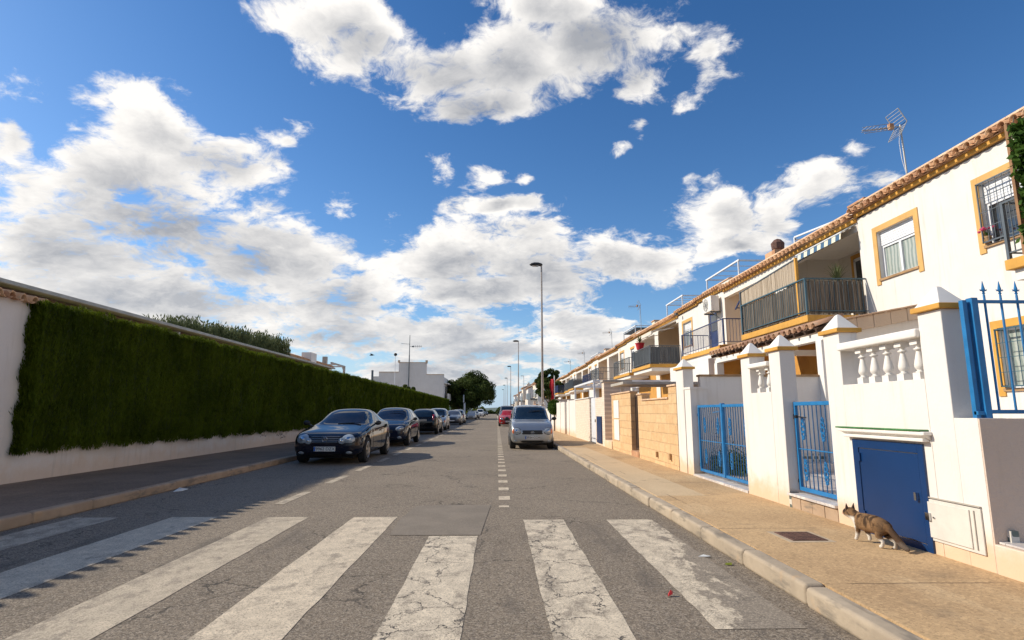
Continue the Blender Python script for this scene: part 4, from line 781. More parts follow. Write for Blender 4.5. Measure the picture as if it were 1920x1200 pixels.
# low wall, return and plinth, gate leaf
MB().box(X0+.002,X0+.22,4.236,4.46,0,1.232).build('low_wall','white',t); MB().box(X0+.004,8.3,4.222,4.236,0,1.228).box(X0+.222,8.3,4.236,4.45,0,1.228).build('return_wall','rough',t)
MB().box(X0-.004,X0+.9,2.2,4.225,0,.335).build('plinth','white',t,bevel=.01)
MB().box(X0+.03,X0+.9,2.2,4.222,.337,.352).build('threshold','marble',t,bevel=.003)
b=MB().box(X0+.10,X0+.16,4.19,4.225,.352,.43); b.build('tile_strip','tileband',t)
t=thing('railing','blue spear topped railing on the low wall at the right edge','railing',(3.75,4.3,1.23))
y=4.31
b=MB().box(3.715,3.765,y-.03,y+.03,1.2,2.165).box(3.66,3.695,y-.005,y+.035,1.2,2.15).box(3.765,8.2,y-.012,y+.012,1.265,1.295).box(3.765,8.2,y-.012,y+.012,2.125,2.15).box(3.66,3.77,y-.02,y+.02,1.255,1.285); b.build('frame','blue',t,bevel=.003)
def spear(b,x,y,z):
    b.lathe((x,y,z),[(.007,0),(.007,.03),(.013,.034),(.007,.042),(.009,.05),(.0135,.068),(.009,.092),(.002,.135)],8)
    b.bar((x-.028,y,z+.056),(x+.028,y,z+.056),.006); b.cyl((x,y,z+.05),(x-.03,y,z+.068),.005,.002,6).cyl((x,y,z+.05),(x+.03,y,z+.068),.005,.002,6)
for i in range(30):
    x=3.845+i*.132; b=MB(); b.cyl((x,y,1.28),(x,y,2.19),.0085,.0085,8); spear(b,x,y,2.17); b.build('spear_bar','ironnavy' if 0 else 'blue',t,smooth=False)
# small wall + pillars beyond the single gate
t=thing('front_wall','white front wall with two slim balusters between the blue single gate and the blue double gate','wall',(WX,7.6,0))
pillar(t,7.15,7.44,2.06); pillar(t,8.03,8.32,2.06); MB().box(X0,X1,7.44,8.03,0,1.54).build('wall','white',t)
MB().box(X0-.04,X1-.02,7.445,8.025,1.88,1.945).build('handrail','trimwhite',t,bevel=.015)
for y in (7.56,7.82): baluster(t,X0+.055,y,1.54,1.88,1.15)
MB().box(X0-.006,X0+.10,7.10,7.156,PZ,.30).build('tile_panel','tileband',t)
t=thing('gate_pillar','white capped pillar between the blue double gate and the yellow block wall','pillar',(WX,11.2,0))
pillar(t,10.97,11.42,2.10); MB().box(X0+.01,X0+.32,10.62,10.95,0,1.70).box(X0-.0,X0+.34,10.60,10.97,1.70,1.74).build('side_pier','white',t)
# gates
def scroll(b,x,y,z,h):
    # wrought ornament: stacked curls along a bar
    for k,(dz,r) in enumerate([(-.42,.5),(-.25,.8),(-.05,1.),(.18,.8),(.38,.55)]):
        zc=z+dz*h; rr=h*.13*r
        for s in(-1,1):
            b.tube([(x,y+s*(rr*.2+rr*math.cos(a)*1.0),zc+rr*math.sin(a)*1.1) for a in [R(-100+40*i) for i in range(6)]],.0105,5)
    b.lathe((x,y,z-h*.5),[(.005,0),(.014,h*.04),(.006,h*.09)],8); b.lathe((x,y,z+h*.42),[(.005,0),(.014,h*.04),(.005,h*.1)],8)
def gate_leaf(name,t,x,y0,y1,z0,z1,n,orn):
    f=MB().box(x-.018,x+.018,y0,y0+.04,z0,z1).box(x-.018,x+.018,y1-.04,y1,z0,z1).box(x-.018,x+.018,y0+.04,y1-.04,z1-.045,z1).box(x-.018,x+.018,y0+.04,y1-.04,z0,z0+.045).box(x-.006,x+.006,y0+.04,y1-.04,z0+(z1-z0)*.46,z0+(z1-z0)*.46+.014)
    f.build('frame','blue',t,bevel=.003)
    for i in range(n):
        y=y0+.04+(y1-y0-.08)*(i+1)/(n+1); b=MB().cyl((x,y,z0+.04),(x,y,z1-.04),.0075,.0075,6); b.build('bar','blue' if 0 else 'railblue2',t)
    for oy in orn:
        b=MB(); scroll(b,x,oy,z0+(z1-z0)*.70,.27); b.build('ornament','blue',t); b=MB(); scroll(b,x,oy,z0+(z1-z0)*.24,.25); b.build('ornament','blue',t)
M['railblue2']=mat('gate_bar_blue',(.012,.10,.25),.4,.12,8,40,.1)
GX=X0+.14
t=thing('single_gate','blue single iron gate with scroll ornaments between the two white walls','gate',(GX,6.6,.3)); gate_leaf('g',t,GX,6.16,7.14,.33,1.40,9,[6.55,6.98])
MB().bar((GX-.03,7.02,1.22),(GX-.05,6.80,1.21),.012).cyl((GX-.03,7.03,1.22),(GX-.06,7.03,1.22),.02,.02,8).box(GX-.02,GX+.02,7.135,7.16,1.19,1.25).box(GX-.02,GX+.02,7.135,7.16,.42,.46).build('latch','black',t)
t=thing('gate_step','pale marble doorstep with stone riser under the blue single gate','step',(WX,6.6,0))
b=MB()
for i in range(4): b.box(X0-.002*(i%2),X0+.6,6.158+i*.25,6.158+i*.25+.243,0,.27)
b.build('riser','kerbL',t,bevel=.006); MB().box(X0-.03,X0+.62,6.153,7.157,.27,.30).build('tread','marble',t,bevel=.004)
t=thing('double_gate','blue double leaf iron gate with scroll ornaments left of the two slim balusters','gate',(GX,9.5,.2))
gate_leaf('g',t,GX,8.34,9.46,.215,1.40,10,[8.62,9.2]); gate_leaf('g',t,GX,9.47,10.60,.215,1.40,10,[9.7,10.3])
MB().box(GX-.03,GX+.03,9.43,9.50,.215,1.42).bar((GX-.04,9.5,1.28),(GX-.05,9.75,1.27),.012).box(GX-.02,GX+.02,10.6,10.63,1.2,1.25).box(GX-.02,GX+.02,10.6,10.63,.3,.35).build('latch_post','blue',t,bevel=.003)
t=thing('threshold','pale marble threshold strip under the blue double gate','step',(WX,9.5,0)); MB().box(X0-.01,X0+.5,8.33,10.6,0,.165).build('slab','marble',t,bevel=.004)
# --- courtyards (tile floor, dado bands, divider walls)
struct(MB().box(X1,8.38,4.45,24,.0,.19).build('courtyard_floor','marble'))
t=thing('divider_wall','shaded white yard divider wall with brown coping seen over both blue gates','wall',(6,10.9,0))
MB().box(3.94,8.38,10.98,11.12,.19,1.955).build('wall','white',t); MB().box(3.92,8.38,10.95,11.15,1.955,1.995).build('coping','stonecap',t,bevel=.004); MB().box(3.95,8.37,10.965,10.98,.19,.50).build('tile_band','tileband',t)
MB().box(4.1,7.6,10.55,10.965,.19,.34).build('step','marble',t,bevel=.004)
# planter shrubs behind the double gate
t=thing('planter_bush','low dark bush behind the far leaf of the blue double gate','bush',(3.95,10.6,.2))
n=2500; C=np.stack([4.15+rng.normal(0,.14,n),10.25+rng.normal(0,.24,n),.22+np.abs(rng.normal(0,.17,n))],1); v,f=leaves(C,rng.normal(size=(n,3)),.06,.022); npmesh('foliage',v,f,'leaf',t)
MB().cyl((4.15,10.25,.19),(4.15,10.25,.45),.02,.01,6).build('stem','bark',t)
# --- yellow split block wall
t=thing('block_wall','yellow split block front wall beside the white capped pillar','wall',(WX,14,0))
MB().box(X0,X1,11.45,14.62,0,1.55).box(X0,X1,11.45,11.98,1.55,1.80).box(X0,X1,14.2,14.62,1.55,1.70).build('wall','block',t)
MB().box(X0-.03,X1+.02,11.98,14.2,1.55,1.585).box(X0-.03,X1+.02,11.42,11.99,1.80,1.835).box(X0-.03,X1+.02,14.19,14.65,1.70,1.735).build('coping','tiletan',t,bevel=.005)
MB().box(X0-.05,X0,11.9,11.98,.30,.42).box(X0-.05,X0,12.9,12.96,.28,.4).build('vent','stonecap',t)
MB().box(X0,X1,15.42,18.0,0,1.80).build('far_wall','block',t); MB().box(X0-.03,X1+.02,15.38,18.02,1.80,1.84).build('far_coping','tiletan',t,bevel=.005)
MB().box(X0-.02,X0,16.9,17.6,.45,1.05).box(X0-.02,X0,16.9,17.6,1.09,1.62).build('meter_box','trimwhite',t,bevel=.004)
t=thing('garden_door','dark brown door recessed in the yellow block wall','door',(WX+.1,15,0)); MB().box(X0+.12,X0+.16,14.62,15.42,.30,1.72).build('door_leaf','wood',t,bevel=.004); MB().box(X0-.02,X0+.4,14.63,15.41,0,.27).build('step','tile',t,bevel=.004)
b=MB()
for i in range(5): b.box(X0+.105,X0+.12,14.70+i*.15,14.72+i*.15,.34,1.68)
b.build('grille','black',t)
# concrete canopy over the yellow wall yard
t=thing('canopy_slab','thin pale canopy slab over the yard behind the yellow block wall','canopy',(4.4,17,0)); MB().box(3.45,6.2,15.6,17.3,2.02,2.10).build('slab','concrete',t,bevel=.01); MB().box(3.7,3.8,17.1,17.2,1.84,2.02).box(6,6.1,15.7,15.8,.19,2.02).build('post','metwhite',t)
# --- cream brick and tall pier beyond
t=thing('front_wall','tall cream brick pier with a recessed niche beyond the yellow block wall','wall',(WX,19,0))
MB().box(X0,X0+.9,19.2,19.62,0,2.28).build('pier','pbrick',t); MB().box(X0-.02,X0+.9,18.02,19.2,0,.36).build('base','cream',t); MB().box(X0+.38,X0+.5,18.02,19.2,.36,1.38).build('niche_back','tan',t); MB().box(X0-.05,X0+.95,19.15,19.66,2.28,2.34).build('coping','concrete',t)
b=MB(); b.box(X0+.02,X0+.2,19.62,21.1,0,1.78).build('wall','pbrick',t)
d=MB().box(X0-.02,X0+.02,19.8,20.7,.2,1.12).build('meter_door','navy',t,bevel=.004)
t=thing('garden_door','white metal door in the cream brick wall','door',(WX,21.6,0)); MB().box(X0+.06,X0+.1,21.12,22.3,.15,1.8).build('door_leaf','metwhite',t,bevel=.004); MB().box(X0+.03,X0+.06,21.3,21.36,.9,1.0).build('handle','black',t)
t=thing('front_wall','pale brick front wall with plain top between the white door and the white rendered wall','wall',(WX,24,0)); MB().box(X0,X0+.2,22.32,26.3,0,1.80).build('wall','pbrick',t); MB().box(X0-.04,X0+.22,22.3,26.32,1.8,1.84).build('coping','trimwhite',t,bevel=.006)
t=thing('front_wall','white rendered front wall with two shallow piers left of the pale brick wall','wall',(WX,30,0)); MB().box(X0,X0+.2,26.34,28.6,0,1.82).box(X0-.02,X0+.22,28.6,29.3,0,1.86).box(X0+.1,X0+.2,29.3,30.6,0,1.78).box(X0,X0+.2,30.6,35.4,0,1.8).box(X0-.02,X0+.22,32.6,33.0,0,1.86).build('wall','white',t)
# pergola frame over these yards
t=thing('yard_pergola','white metal pergola frame above the pale brick wall','pergola',(5,27,0))
b=MB()
for x in (3.85,6.9):
    for y in (22.6,28.2): b.box(x-.035,x+.035,y-.035,y+.035,.1,2.45)
b.box(3.8,6.95,22.56,22.64,2.45,2.53).box(3.8,6.95,28.16,28.24,2.45,2.53).box(3.81,3.89,22.6,28.2,2.45,2.53).box(6.86,6.94,22.6,28.2,2.45,2.53)
for y in (24,25.4,26.8): b.box(3.85,6.9,y-.02,y+.02,2.47,2.51)
b.build('frame','metwhite',t)
t=thing('front_wall','low white wall and piers before the flag, far along the pavement','wall',(WX,42,0))
for (y0,y1,z) in [(36.6,37.2,2.0),(37.2,38.2,1.2),(39.2,44.5,1.5),(44.5,45,2.0)]: MB().box(X0,X0+.2,y0,y1,0,z).build('wall','white',t)
MB().box(X0+.03,X0+.06,38.2,39.2,.15,1.5).build('gate','ironnavy',t); MB().box(X0-.0,X0+2.,35.4,35.6,0,2.05).build('side_wall','cream',t)
t=thing('flag','red flag drooping from a white post above the far wall','flag',(3.75,36.9,2)); MB().cyl((3.7,36.9,2.0),(3.7,36.9,3.6),.03,.03,8).build('pole','metwhite',t)
vs=[];fs=[]
for i in range(9):
    for j in range(7):
        u,v_=i/8,j/6; vs.append((3.68-u*.24+.05*math.sin(v_*6+u*3),36.9+.10*math.sin(u*9+v_*2),3.58-v_*1.35-u*.35-.1*math.sin(u*5)))
for i in range(8):
    for j in range(6): fs.append((i*7+j,(i+1)*7+j,(i+1)*7+j+1,i*7+j+1))
MB().add(vs,fs).build('cloth','redcloth',t,smooth=True)
t=thing('potted_bush','yellow green bush in front of the white rendered wall','bush',(3.4,35.2,PZ)); n=2500; p=rng.normal(size=(n,3)); p/=np.linalg.norm(p,axis=1,keepdims=True); C=p*rng.uniform(.6,1,(n,1))*np.array([.42,.5,.48])+np.array([3.5,35.2,1.55]); v,f=leaves(C,rng.normal(size=(n,3)),.14,.05); npmesh('foliage',v,f,'vine',t)
MB().cyl((3.5,35.2,PZ),(3.5,35.2,1.3),.04,.03,8).build('stem','bark',t)
for k,(y0,y1,z,mm,l) in enumerate([(46,52,1.75,'white','white front wall some way beyond the red flag'),(53,60,1.9,'cream','cream front wall far along the sunny pavement'),(61,70,1.7,'white','far white front wall before the street narrows'),(71,86,1.8,'farwhite','farthest long front wall on the sunny side')]):
    t=thing('front_wall',l,'wall',(WX,y0,0)); MB().box(X0,X0+.2,y0,y1,0,z).build('wall',mm,t); MB().box(X0-.04,X0+.24,y0-.04,y1+.04,z,z+.06).build('coping','tile' if k%2 else 'trimwhite',t)
    MB().box(X0-.02,X0+.22,(y0+y1)/2,(y0+y1)/2+.4,0,z+.4).build('pier',mm,t)
# ================================================================ TERRACED HOUSES
XF=8.4; ZS=3.28; ZE=5.72; P=13.3
def frame_window(t,y0,y1,z0,z1,x,shut=.28,curt='curtain',surround='yel',sw=.13,label=None):
    if surround: MB().box(x-.02,x+.001,y0-sw,y0,z0-sw,z1+sw).box(x-.02,x+.001,y1,y1+sw,z0-sw,z1+sw).box(x-.02,x+.001,y0,y1,z1,z1+sw).build('window_surround',surround,t,bevel=.003)
    MB().box(x-.035,x+.1,y0-.02,y1+.02,z0-.05,z0).build('window_sill','navy' if 0 else 'stonecap',t,bevel=.003)
    e=x+.12; f=.045; ym=(y0+y1)/2; zs=z1-(z1-z0)*shut
    w_=MB().box(e-.03,e+.02,y0,y0+f,z0,z1).box(e-.03,e+.02,y1-f,y1,z0,z1).box(e-.03,e+.02,y0+f,y1-f,z0,z0+f).box(e-.03,e+.02,y0+f,y1-f,zs-f,zs).box(e-.04,e+.01,ym-f*.7,ym+f*.7,z0+f,zs-f).build('window_frame','metwhite',t,bevel=.003)
    MB().box(e+.0,e+.01,y0+f,y1-f,z0+f,zs-f).build('pane',curt,w_)
    if shut>0:
        b=MB(); z=zs; k=max(2,int((z1-zs)/.05)); s_=(z1-zs)/k
        for i in range(k): b.box(e-.05,e-.02,y0+.005,y1-.005,z+i*s_+.004,z+(i+1)*s_)
        b.build('shutter','metwhite',w_,bevel=.004)
def grille(t,y0,y1,z0,z1,x,m='irongrey',n=9,nz=3):
    b=MB(); w_=.02
    b.box(x-.1,x-.08,y0,y0+w_,z0,z1).box(x-.1,x-.08,y1-w_,y1,z0,z1).box(x-.1,x-.08,y0,y1,z0,z0+w_).box(x-.1,x-.08,y0,y1,z1-w_,z1)
    for i in range(n): y=y0+(y1-y0)*(i+1)/(n+1); b.cyl((x-.09,y,z0),(x-.09,y,z1),.006,.006,6)
    for i in range(nz): z=z0+(z1-z0)*(i+1)/(nz+1); b.box(x-.095,x-.088,y0,y1,z-.005,z+.005)
    for yy_ in (y0+.01,y1-.01):
        for zz_ in (z0+.02,z1-.02): b.bar((x-.09,yy_,zz_),(x+.05,yy_,zz_),.014)
    b.build('window_grille',m,t)
def balcony(t,y0,y1,xf,style,zf=ZS,rail=1.0,side=True):
    z0=zf; MB().box(xf,XF,y0,y1,z0-.0,z0+.15).build('balcony_slab','ochre',t,bevel=.008); MB().box(xf+.08,XF,y0+.06,y1-.06,z0-.16,z0).build('balcony_soffit','trimwhite',t,bevel=.006)
    zt=z0+.15+.86; zb=z0+.24; m={'reed':'railblue','slat':'irongrey','open':'ironnavy','grey':'irongrey'}[style]; x=xf+.04
    b=MB().box(x-.02,x+.02,y0+.04,y1-.04,zt-.03,zt).box(x-.012,x+.012,y0+.04,y1-.04,zb,zb+.02)
    ends=[y0+.05,y1-.05]
    for y in ends: b.box(x-.022,x+.022,y-.022,y+.022,z0+.15,zt); b.box(x+.02,XF-.01,y-.018,y+.018,zt-.03,zt).box(x+.02,XF-.01,y-.012,y+.012,zb,zb+.02)
    b.build('balcony_frame',m,t)
    n=int((y1-y0-.1)/.105); b=MB()
    for i in range(1,n): y=y0+.05+(y1-y0-.1)*i/n; b.cyl((x,y,zb),(x,y,zt-.02),.0075,.0075,6,cap=False)
    k=int((XF-x)/.105)
    for yy_ in ends:
        for i in range(1,k): xx=x+(XF-x)*i/k; b.cyl((xx,yy_,zb),(xx,yy_,zt-.02),.0075,.0075,6,cap=False)
    b.build('balusters',m,t)
    if style in('reed','slat'):
        rm='reed' if style=='reed' else 'slate_reed'; b=MB(); y=y0+.09
        while y<y1-.1:
            w_=random.uniform(.018,.032); b.box(x+.025+random.uniform(0,.012),x+.045,y,y+w_,zb-.05+random.uniform(-.02,.02),zt-.06+random.uniform(-.015,.02)); y+=w_+random.uniform(.002,.012)
        for yy_,sg in ((ends[0],1),(ends[1],-1)):
            xx=x+.06
            while xx<XF-.05:
                w_=random.uniform(.018,.032); b.box(xx,xx+w_,yy_+sg*.025,yy_+sg*(.04+random.uniform(0,.012)),zb-.05+random.uniform(-.02,.02),zt-.06+random.uniform(-.015,.02)); xx+=w_+random.uniform(.002,.012)
        b.build('reed_screen',rm,t)
    if style=='open':
        for f in (.28,.72): b=MB(); scroll(b,x,y0+(y1-y0)*f,zb+.36,.30); b.build('ornament',m,t)
def roof(t,y0,y1,zadd=0,par=True,x0=8.16):
    b=MB().box(XF-.08,XF+.001,y0,y1,ZE+.035+zadd,ZE+.12+zadd); b.build('cornice','ochre',t,bevel=.01)
    b=MB(); barrel(b,x0,8.62,y0,y1,ZE+.14+zadd,ZE+.24+zadd,.225,.085); b.build('roof_tiles','tile',t,smooth=True)
    MB().box(XF-.1,8.66,y0,y1,ZE+.12+zadd,ZE+.135+zadd).build('roof_deck','tiletan',t)
    if par:
        MB().box(8.62,8.78,y0,y1,ZE+.0+zadd,ZE+.46+zadd).build('parapet','white',t)
        b=MB(); y=y0
        while y<y1-.05: e=min(y+.40,y1); b.extr([(8.58,ZE+.455+zadd),(8.82,ZE+.455+zadd),(8.80,ZE+.50+zadd),(8.70,ZE+.53+zadd),(8.60,ZE+.50+zadd)],1,y,e-.006); y+=.40
        b.build('parapet_coping','tiletan',t)
STY=[('reed','open'),('slat','grey'),('grey','open'),('slat','grey'),('open','slat'),('grey','grey')]
def loggia(t,y0,y1,k,zadd=0):
    """recessed balcony void: back wall, sides, ceiling, sliding door"""
    xb=10.0; b=MB(); y0+=.006; y1-=.006
    b.quad((xb,y0,ZS),(xb,y1,ZS),(xb,y1,ZE+zadd),(xb,y0,ZE+zadd)); b.quad((XF,y0,ZS),(xb,y0,ZS),(xb,y0,ZE+zadd),(XF,y0,ZE+zadd)); b.quad((XF,y1,ZS),(xb,y1,ZS),(xb,y1,ZE+zadd),(XF,y1,ZE+zadd))
    b.quad((XF,y0,ZS+.14),(xb,y0,ZS+.14),(xb,y1,ZS+.14),(XF,y1,ZS+.14)); b.quad((XF+.0,y0,ZE-.04+zadd),(xb,y0,ZE-.04+zadd),(xb,y1,ZE-.04+zadd),(XF+.0,y1,ZE-.04+zadd)); b.build('loggia','white' if k%2==0 else 'cream',t)
    MB().box(XF,XF+.18,y0,y1,ZE-.28+zadd,ZE-.02+zadd).build('beam','white',t)
    yc=(y0+y1)/2; w_=.95; z0=ZS+.15; z1=z0+2.05
    MB().box(xb-.03,xb-.001,yc-w_-.14,yc-w_,z0,z1).box(xb-.03,xb-.001,yc+w_,yc+w_+.14,z0,z1).box(xb-.03,xb-.001,yc-w_-.14,yc+w_+.14,z1,z1+.13).build('door_surround','ochre',t)
    d=MB().box(xb-.05,xb-.002,yc-w_,yc-w_+.06,z0,z1).box(xb-.05,xb-.002,yc+w_-.06,yc+w_,z0,z1).box(xb-.05,xb-.002,yc-.04,yc+.04,z0,z1).box(xb-.05,xb-.002,yc-w_,yc+w_,z1-.08,z1-.0).build('sliding_door','metwhite',t); MB().box(xb-.03,xb-.01,yc-w_+.06,yc+w_-.06,z0,z1-.08).build('pane','glass',d)
def houseA(k):
    B=12.55+P*k; s=lambda v:B+v; y0,y1=s(-2.65),s(3.75); z=-.06*max(k,0)
    where=['with the plain curtained window and reed screened balcony nearest us','with the black slatted balcony and flower pot','third along','fourth along','fifth along','last'][k]
    t=thing('terraced_house','white terraced house '+where if k<2 else f'white terraced house, {where} in the sunny row, balcony at its far side','house',(XF,y0,0),'white terraced houses on the sunny side')
    # upper bay
    wz0,wz1=4.15,5.20; b=MB(); wallpanel(b,y0,s(0),0,ZE+z,[(s(-1.75),s(-.62),wz0,wz1)],XF,.14)
    b.quad((XF,s(0),0),(10,s(0),0),(10,s(0),ZE+z),(XF,s(0),ZE+z)); b.build('wall','white',t); b=MB(); b.quad((XF,s(3.4),0),(10,s(3.4),0),(10,s(3.4),ZE+z),(XF,s(3.4),ZE+z)); b.quad((XF,s(3.4),0),(XF,s(3.75),0),(XF,s(3.75),ZE+z),(XF,s(3.4),ZE+z)); b.build('party_wall','white',t)
    b=MB().quad((XF+.02,s(0),0),(XF+.02,s(3.4),0),(XF+.02,s(3.4),ZS-.0),(XF+.02,s(0),ZS)); b.build('ground_floor_wall','ochredark',t)
    frame_window(t,s(-1.75),s(-.62),wz0,wz1,XF,.30)
    loggia(t,s(0),s(3.4),k,z); balcony(t,s(-.15),s(3.35),6.95,STY[k][0])
    roof(t,y0,s(0),z); roof(t,s(0),y1,z-.10)
    if k>0: MB().box(XF-.32,XF-.2,s(-.62),s(-.5),ZE-.1,ZE-.02).build('bracket','irongrey',t)
    return t
def houseB(k):
    B=12.55+P*k; s=lambda v:B+v; y0,y1=s(3.75),s(10.65); z=-.06*max(k,0)
    nm={-1:'with the grilled flowery window at the right edge',0:'with the open blue balcony and wall air conditioner',1:'second along'}
    t=thing('terraced_house','white terraced house '+nm[k] if k<1 else f'white terraced house in the sunny row, {["","second","third","fourth","fifth"][k]} along, balcony at its near side','house',(XF,y0,0),'white terraced houses on the sunny side')
    wz0,wz1=4.10,5.20; h=[(s(8.62),s(9.98),wz0,wz1)] if k<0 else [(s(8.7),s(9.6),ZS+.15,5.15)]
    g_=[(s(8.62),s(9.98),1.66,2.66)] if k<0 else []
    b=MB(); wallpanel(b,s(7.9),y1,0,ZE+z,h+g_,XF,.14); b.quad((XF,s(7.9),0),(10,s(7.9),0),(10,s(7.9),ZE+z),(XF,s(7.9),ZE+z)); b.build('wall','white',t); b=MB(); b.quad((XF,s(4.1),0),(10,s(4.1),0),(10,s(4.1),ZE+z),(XF,s(4.1),ZE+z)); b.quad((XF,s(3.75),0),(XF,s(4.1),0),(XF,s(4.1),ZE+z),(XF,s(3.75),ZE+z)); b.build('party_wall','white',t)
    MB().quad((XF+.02,s(4.1),0),(XF+.02,s(7.9),0),(XF+.02,s(7.9),ZS),(XF+.02,s(4.1),ZS)).build('ground_floor_wall','ochredark' if k>=0 else 'white',t)
    if k<0:
        frame_window(t,s(8.62),s(9.98),wz0,wz1,XF,.33,'glass'); grille(t,s(8.66),s(9.94),wz0+.02,wz1-.02,XF)
        frame_window(t,s(8.62),s(9.98),1.66,2.66,XF,.0,'curtain','ochre'); grille(t,s(8.64),s(9.96),1.68,2.64,XF,'railblue')
    else:
        y_0,y_1=s(8.7),s(9.6); d=MB().box(XF+.06,XF+.10,y_0+.05,y_1-.05,ZS+.15,5.12).build('balcony_door','ironnavy' if k==0 else 'metwhite',t); MB().box(XF+.045,XF+.06,y_0+.16,y_1-.16,ZS+1.1,5.0).build('pane','glass',d); MB().box(XF-.02,XF,y_0-.1,y_1+.1,5.15,5.27).build('door_surround','ochre',t)
    loggia(t,s(4.1),s(7.9),k+1,z); 
    if k>=0: balcony(t,s(5.5),s(9.75),7.3,STY[k][1])
    else: balcony(t,s(5.2),s(8.52),7.3,'grey')
    roof(t,s(7.9),y1,z); roof(t,y0,s(7.9),z-.10)
    return t
for k in range(-1,5): houseB(k)
for k in range(0,6): houseA(k)
# --- porch of the first house: side wall with tile coping, lean-to tile roof, beams
t=thing('porch','tiled porch with ochre walls and white beams behind the blue gates','porch',(6.2,10.8,0))
MB().extr([(6.55,.19),(8.39,.19),(8.39,3.20),(6.55,2.86)],1,10.55,10.70).build('side_wall','white',t)
b=MB()
for i in range(6):
    x0=6.45+i*.33; z0=2.73+i*.062; b.extr([(x0,z0),(x0+.325,z0+.060),(x0+.325,z0+.30),(x0,z0+.245)],1,10.42+.004*(i%2),10.55)
    b.bar((x0+.01,10.43,z0+.235),(x0+.01,10.43,z0+.0),.022)
b.build('side_tiles','tan',t,bevel=.008)
b=MB()
for i in range(6): x0=6.42+i*.33; z0=2.73+i*.062; b.extr([(x0,z0+.245),(x0+.34,z0+.305),(x0+.34,z0+.335),(x0,z0+.275)],1,10.38,10.62)
b.build('ridge_tiles','tiletan',t,bevel=.008)
b=MB(); barrel(b,6.15,6.75,10.72,16.3,2.92,3.12,.225,.085); b.build('roof_tiles','tiledark',t,smooth=True)
b=MB(); y=10.8
while y<16.3: b.bar((6.2,y,2.84),(6.8,y,3.02),.06,.08); y+=.42
b.extr([(6.2,2.875),(6.8,3.06),(6.8,3.075),(6.2,2.89)],1,10.72,16.3); b.build('roof_timber','wood',t)
MB().box(6.30,6.46,10.72,16.3,2.66,2.80).box(6.2,8.38,13.9,14.06,2.66,2.80).build('beam','trimwhite',t,bevel=.006)
for y in (10.80,13.6,16.1): MB().box(6.28,6.48,y,y+.2,.19,2.66).build('post','trimwhite',t,bevel=.006)
MB().box(6.45,8.38,16.25,16.35,.19,3.2).build('inner_wall','ochredark',t); MB().box(6.50,8.36,14.6,14.7,.19,1.25).build('low_inner_wall','ochredark',t)
MB().box(7.0,7.6,16.2,16.25,1.9,2.4).build('wall_picture','concrete',t,bevel=.004); MB().box(7.2,7.9,14.5,14.6,1.3,1.36).build('shelf','wood',t)
# arched white lintel of the next yard
t=thing('porch','white arched porch lintel behind the white capped pillar','porch',(5.5,17.5,0))
b=MB(); n=14; pts=[(17.0+i*(3.4/n),2.05+.42*math.sin(math.pi*i/n)) for i in range(n+1)]
poly=[(16.8,2.0),(16.8,2.85),(20.6,2.85),(20.6,2.0),(20.4,2.0)]+pts[::-1]
b.extr(poly,0,6.3,6.45).box(6.3,6.45,16.8,17.0,.19,2.0).box(6.3,6.45,20.4,20.6,.19,2.0).box(6.45,8.39,16.8,20.6,2.6,2.85); b.build('arch','trimwhite',t)
# --- balcony things: cane screen, awning, plants
t=thing('cane_screen','woven cane privacy screen rising above the far end of the reed balcony','screen',(7.0,14.4,4.3))
vs=[];b=MB(); y=12.86
while y<15.9:
    zt=4.81-.05*(y-13); b.box(7.02+random.uniform(0,.01),7.035,y,y+.028,4.27,zt+random.uniform(-.02,.02)); y+=.031
b.build('mat','cane',t); MB().box(6.99,7.05,12.80,12.86,3.5,4.86).build('post','yel' if 0 else 'ochre',t); MB().box(6.99,7.04,15.9,15.95,3.5,4.70).bar((7.02,12.86,4.84),(7.02,15.95,4.68),.025).build('rail','irongrey',t)
t=thing('awning','blue and cream striped awning rolled under the eave of the first loggia','awning',(8.2,13.8,5.5))
b=MB(); b.quad((8.36,12.6,5.62),(8.36,14.6,5.62),(8.02,14.6,5.42),(8.02,12.6,5.42)); b.quad((8.02,12.6,5.42),(8.02,14.6,5.42),(8.0,14.6,5.26),(8.0,12.6,5.26)); b.build('fabric','awning',t); MB().cyl((8.02,12.58,5.42),(8.02,14.62,5.42),.02,.02,8).build('front_bar','metwhite',t)
t=thing('shade_cloth','dark grey shade cloth sagging diagonally beside the cane screen','shade cloth',(8.0,15,5.2)); b=MB(); b.extr([(8.36,5.50),(7.5,4.95),(7.5,4.92),(8.36,5.44)],1,14.2,15.9); b.build('cloth','irongrey',t)
def plant(name,label,x,y,z,h,m='vine',n=60,pot='tile',r=.11,ph=.2,flower=False):
    t=thing(name,label,'potted plant',(x,y,z)); MB().lathe((x,y,z),[(r*.7,0),(r,ph),(r*1.08,ph),(r*1.08,ph+.03),(r*.9,ph+.03)],14).build('pot',pot,t)
    vs=[];fs=[]
    for i in range(n):
        a=random.uniform(0,6.28); l=h*random.uniform(.6,1.1); sp=random.uniform(.15,.6); w_=.018; px=x;py=y;pz=z+ph; pr=None
        for j in range(5):
            u=j/4; rr=sp*l*u*(1+u)*.5; c=(x+math.cos(a)*rr,y+math.sin(a)*rr,z+ph+l*u*(1-.35*u*sp*2)); ww=w_*(1-u*.9); q=(-math.sin(a)*ww,math.cos(a)*ww)
            vs+=[(c[0]+q[0],c[1]+q[1],c[2]),(c[0]-q[0],c[1]-q[1],c[2])]
            if j: b0=len(vs)-4; fs.append((b0,b0+1,b0+3,b0+2))
    MB().add(vs,fs).build('foliage',m,t)
    if flower:
        b=MB()
        for i in range(7): fx,fy,fz=x+random.uniform(-.12,.05),y+random.uniform(-.15,.15),z+ph+h*random.uniform(.6,1); b.lathe((fx,fy,fz),[(.006,0),(.024,.016),(.028,.03),(.012,.042)],8)
        b.build('flowers','flower',t)
